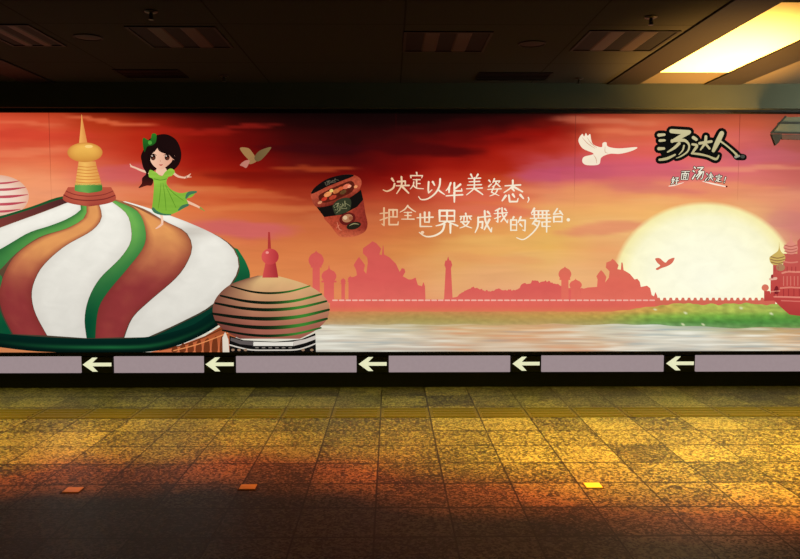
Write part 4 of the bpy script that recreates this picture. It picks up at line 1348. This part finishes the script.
rail('top_rail', Z_TOP, Z_TOP + 0.035, -0.06)
for nm_x in (HX0, HX1):
    xe = wp(nm_x, 230).x
    o = box('side_rail', (xe - 0.02, -0.058, Z_BOT), (xe + 0.02, -0.0005, Z_TOP), M_BLACK)
    o.data.transform(Matrix.Translation(-ORG))
    o.parent = MURAL
rail('bottom_rail', Z_BAND1 + 0.004, Z_BOT, -0.06)
ends = wp(HX0, 230).x, wp(HX1, 230).x
o = box('back_tray', (ends[0], FACE + 0.004, Z_BOT), (ends[1], -0.0005, Z_TOP), M_BLACK)
o.data.transform(Matrix.Translation(-ORG))
o.parent = MURAL

# ------------------------------------------------------------------ ceiling fittings
LAMPS = [
    ((-32, 24), (28, 24), 'unlit recessed louvre lamp cut by the photo left edge'),
    ((124, 26), (215, 26), 'unlit recessed louvre lamp above the girl in the green dress'),
    ((404, 31), (494, 31), 'unlit recessed louvre lamp near the middle of the ceiling'),
    ((590, 30), (682, 30), 'unlit recessed louvre lamp beside the glowing ceiling bay'),
]


def louvre(a, b, label):
    p = on_z(a[0], (a[1] + b[1]) / 2, CEIL)
    q = on_z(b[0], (a[1] + b[1]) / 2, CEIL)
    wd = q.x - p.x
    dp = 0.60
    cx, cy = (p.x + q.x) / 2, p.y + dp / 2
    t = empty('ceiling_lamp', (cx, cy, CEIL), label, 'ceiling light', 'unlit louvre lamps in the ceiling')
    h = wd / 2
    bm = bmesh.new()
    for lo, hi in (((-h, -dp / 2, -0.008), (h, -dp / 2 + 0.02, 0)), ((-h, dp / 2 - 0.02, -0.008), (h, dp / 2, 0)),
                   ((-h, -dp / 2 + 0.02, -0.008), (-h + 0.02, dp / 2 - 0.02, 0)), ((h - 0.02, -dp / 2 + 0.02, -0.008), (h, dp / 2 - 0.02, 0))):
        bm_box(bm, lo, hi)
    fin(bm, 'frame', M_BEAM, t)
    box('back_plate', (-h + 0.02, -dp / 2 + 0.02, -0.002), (h - 0.02, dp / 2 - 0.02, -0.0005), M_DARK, t)
    wi = wd - 0.04
    for u0, u1 in ((0.21, 0.40), (0.60, 0.79)):
        bm = bmesh.new()
        x0, x1 = -h + 0.02 + wi * u0, -h + 0.02 + wi * u1
        # shallow reflector trough with folded edges
        bm_prism(bm, [Vector((x0, -dp / 2 + 0.021, -0.002)), Vector((x0 + 0.01, -dp / 2 + 0.021, -0.007)), Vector((x1 - 0.01, -dp / 2 + 0.021, -0.007)), Vector((x1, -dp / 2 + 0.021, -0.002))], (0, dp - 0.042, 0))
        fin(bm, 'reflector', M_LOUVRE, t)


for a in LAMPS:
    louvre(*a)


def vent(pa, pb, label):
    p, q = on_z(pa[0], pa[1], CEIL), on_z(pb[0], pb[1], CEIL)
    x0, x1, y0, y1 = p.x, q.x, p.y, q.y
    cx, cy = (x0 + x1) / 2, (y0 + y1) / 2
    t = empty('air_vent', (cx, cy, CEIL), label, 'vent', 'dark slot vents in the ceiling')
    hx, hy = abs(x1 - x0) / 2, abs(y1 - y0) / 2
    bm = bmesh.new()
    for lo, hi in (((-hx, -hy, -0.006), (hx, -hy + 0.015, 0)), ((-hx, hy - 0.015, -0.006), (hx, hy, 0)), ((-hx, -hy + 0.015, -0.006), (-hx + 0.015, hy - 0.015, 0)), ((hx - 0.015, -hy + 0.015, -0.006), (hx, hy - 0.015, 0))):
        bm_box(bm, lo, hi)
    fin(bm, 'frame', M_DARK, t)
    bm = bmesh.new()
    for i in range(5):
        y = -hy + 0.015 + (2 * hy - 0.03) * (i + .5) / 5
        bm_box(bm, (-hx + 0.015, y - 0.012, -0.005), (hx - 0.015, y + 0.012, -0.002))
    fin(bm, 'slats', M_DARK, t)
    box('duct_opening', (-hx + 0.015, -hy + 0.015, -0.0015), (hx - 0.015, hy - 0.015, -0.0005), M_BLACK, t)


vent((112, 69), (189, 77.5), 'dark slot air vent in the ceiling left, above the spire and girl')
vent((479, 72), (545, 80), 'dark slot air vent in the ceiling, right of the middle')

SPR = [((151, 11), 'small pendant sprinkler on the ceiling at top left, nearer one'), ((224, 75.5), 'small pendant sprinkler close to the fascia, above the girl and small dove'),
       ((651, 16.5), 'small pendant sprinkler beside the glowing ceiling bay, nearer one'), ((579, 78), 'small pendant sprinkler close to the fascia, above the white dove')]


def sprinkler(px, label):
    p = on_z(px[0], px[1], CEIL)
    t = empty('sprinkler', (p.x, p.y, CEIL), label, 'sprinkler', 'pendant sprinklers on the ceiling')
    bm = bmesh.new()
    bm_lathe(bm, [(0, 0), (0.040, 0), (0.040, -0.006), (0.026, -0.013), (0, -0.013)], (0, 0, 0), 24)
    fin(bm, 'escutcheon', M_CHROME, t)
    bm = bmesh.new()
    bm_lathe(bm, [(0, -0.012), (0.011, -0.012), (0.011, -0.03), (0.007, -0.034), (0.007, -0.05), (0, -0.05)], (0, 0, 0), 16)
    bm_box(bm, (-0.013, -0.003, -0.052), (-0.009, 0.003, -0.028))
    bm_box(bm, (0.009, -0.003, -0.052), (0.013, 0.003, -0.028))
    fin(bm, 'nozzle', M_CHROME, t)
    bm = bmesh.new()
    bm_lathe(bm, [(0, -0.049), (0.016, -0.050), (0.016, -0.053), (0, -0.054)], (0, 0, 0), 20)
    fin(bm, 'deflector', M_CHROME, t)


for a in SPR:
    sprinkler(*a)


def speaker(px, label):
    p = on_z(px[0], px[1], CEIL)
    t = empty('ceiling_speaker', (p.x, p.y, CEIL), label, 'speaker', 'round ceiling speakers')
    bm = bmesh.new()
    bm_lathe(bm, [(0.088, 0), (0.100, 0), (0.100, -0.004), (0.094, -0.008), (0.088, -0.006), (0.088, 0)], (0, 0, 0), 40)
    fin(bm, 'rim', M_BEAM, t, True)
    bm = bmesh.new()
    bm_lathe(bm, [(0.088, -0.002), (0.06, -0.006), (0, -0.008)], (0, 0, 0), 40)
    fin(bm, 'grille', M_GRILLE, t, True)


speaker((88, 37), 'round flush speaker on the ceiling left of the second louvre lamp')
speaker((532, 43.5), 'round flush speaker on the ceiling right of the middle louvre lamp')

# ------------------------------------------------------------------ floor plates
PL = [((73, 490.5), 'small yellowed square plate in the floor at left'), ((248, 487.5), 'small yellowed square plate in the floor, middle one of three'), ((593, 485.8), 'small yellowed square plate in the floor at right')]
for (px, py), label in PL:
    p = on_z(px, py, 0)
    t = empty('floor_plate', (p.x, p.y, 0), label, 'floor plate', 'small plates let into the floor')
    bm = bmesh.new()
    bm_box(bm, (-0.055, -0.050, -0.004), (0.055, 0.050, 0.003), 0.002)
    fin(bm, 'rim', M_STUDRIM, t)
    bm = bmesh.new()
    bm_box(bm, (-0.047, -0.042, 0.002), (0.047, 0.042, 0.006), 0.002)
    fin(bm, 'plate', M_STUD, t)

# ------------------------------------------------------------------ metal tray fixed at the mural's top right corner
TY = -0.30
a0, a1 = on_y(772, 133, TY), on_y(786, 116, FACE - 0.05)
t = empty('wall_tray', (a0.x, FACE - 0.062, a0.z), 'grey-green metal tray jutting from the top right corner of the mural', 'bracket')
off = Vector(t.location)
xr = 4.6
zt = Z_TOP + 0.02


def tray_pt(x, y, z):
    return Vector((x, y, z)) - off


bm = bmesh.new()   # sloping underside board
pts = [on_y(772.5, 133, TY), on_y(786, 117, TY), on_y(860, 117, TY), on_y(860, 133, TY)]
bm_prism(bm, [p - off for p in pts], (0, 0.03, 0))
fin(bm, 'front_board', M_BRACKET, t)
bm = bmesh.new()
pts = [on_y(777, 124, TY - .006), on_y(779.2, 121.8, TY - .006), on_y(860, 121.8, TY - .006), on_y(860, 123.4, TY - .006)]
bm_prism(bm, [p - off for p in pts], (0, 0.008, 0))
pts = [on_y(771, 133.6, TY - .006), on_y(772.6, 131.8, TY - .006), on_y(860, 132.6, TY - .006), on_y(860, 134.6, TY - .006)]
bm_prism(bm, [p - off for p in pts], (0, 0.008, 0))
pts = [on_y(771, 133.6, TY - .006), on_y(770.6, 132.4, TY - .006), on_y(785.6, 115.5, TY - .006), on_y(787, 116.5, TY - .006)]
bm_prism(bm, [p - off for p in pts], (0, 0.008, 0))
fin(bm, 'edging', M_BRACKETD, t)
bm = bmesh.new()
pts = [on_y(771.4, 134, TY), on_y(775.6, 145.4, TY), on_y(778.8, 142.6, TY), on_y(782, 137, TY), on_y(782, 134, TY)]
bm_prism(bm, [p - off for p in pts], (0, 0.03, 0))
fin(bm, 'end_bracket', M_BRACKETD, t)
bm = bmesh.new()
pts = [on_y(782, 134.4, TY), on_y(782, 139.4, TY), on_y(860, 141, TY), on_y(860, 134.4, TY)]
bm_prism(bm, [p - off for p in pts], (0, 0.02, 0))
fin(bm, 'lower_lip', surf('dull_red_brown_lip', (50, 34, 30), 0.6), t)
bm = bmesh.new()
lo = on_y(775, 128, TY)
hi = on_y(860, 118, TY)
bm_box(bm, tuple(Vector((lo.x + 0.42, TY + 0.029, lo.z + 0.02)) - off), tuple(Vector((hi.x, FACE - 0.062, hi.z)) - off))
fin(bm, 'tray_body', M_BRACKETD, t)

# ------------------------------------------------------------------ words for the parts of the mural that look unlike the rest
PART_WORDS = {
    'sun': 'big pale yellow setting sun', 'river': 'pale river with white and orange ripples', 'riverbank': 'grassy riverbank turning bright green to the right',
    'cathedral': 'red cathedral with small patterned onion domes', 'pale_dome': 'white dome with pink stripes at the far left', 'striped_dome': 'great onion dome swirled in white, green and orange',
    'banded_dome': 'small tan dome with dark green bands and a red finial', 'dancing_girl': 'dark-haired girl in a green dress with arms out',
    'noodle_cup': 'red and black noodle cup tilted to the left', 'slogan': 'two lines of cream brush lettering', 'brand_lettering': 'cream brush lettering on a black backing',
    'tagline': 'small white lettering over a swept underline', 'dove': 'dove in flight with tan and dark wings', 'dove.001': 'large white dove in flight', 'dove.002': 'small pink bird flying in front of the sun',
    'city_wall': 'long pink wall with pale dashes along its top', 'battlement': 'toothed pink wall below the sun', 'treeline_silhouette': 'pink silhouette of treetops',
}
for n_, words in PART_WORDS.items():
    o_ = bpy.data.objects.get(n_)
    if o_ is not None:
        o_['label'] = words
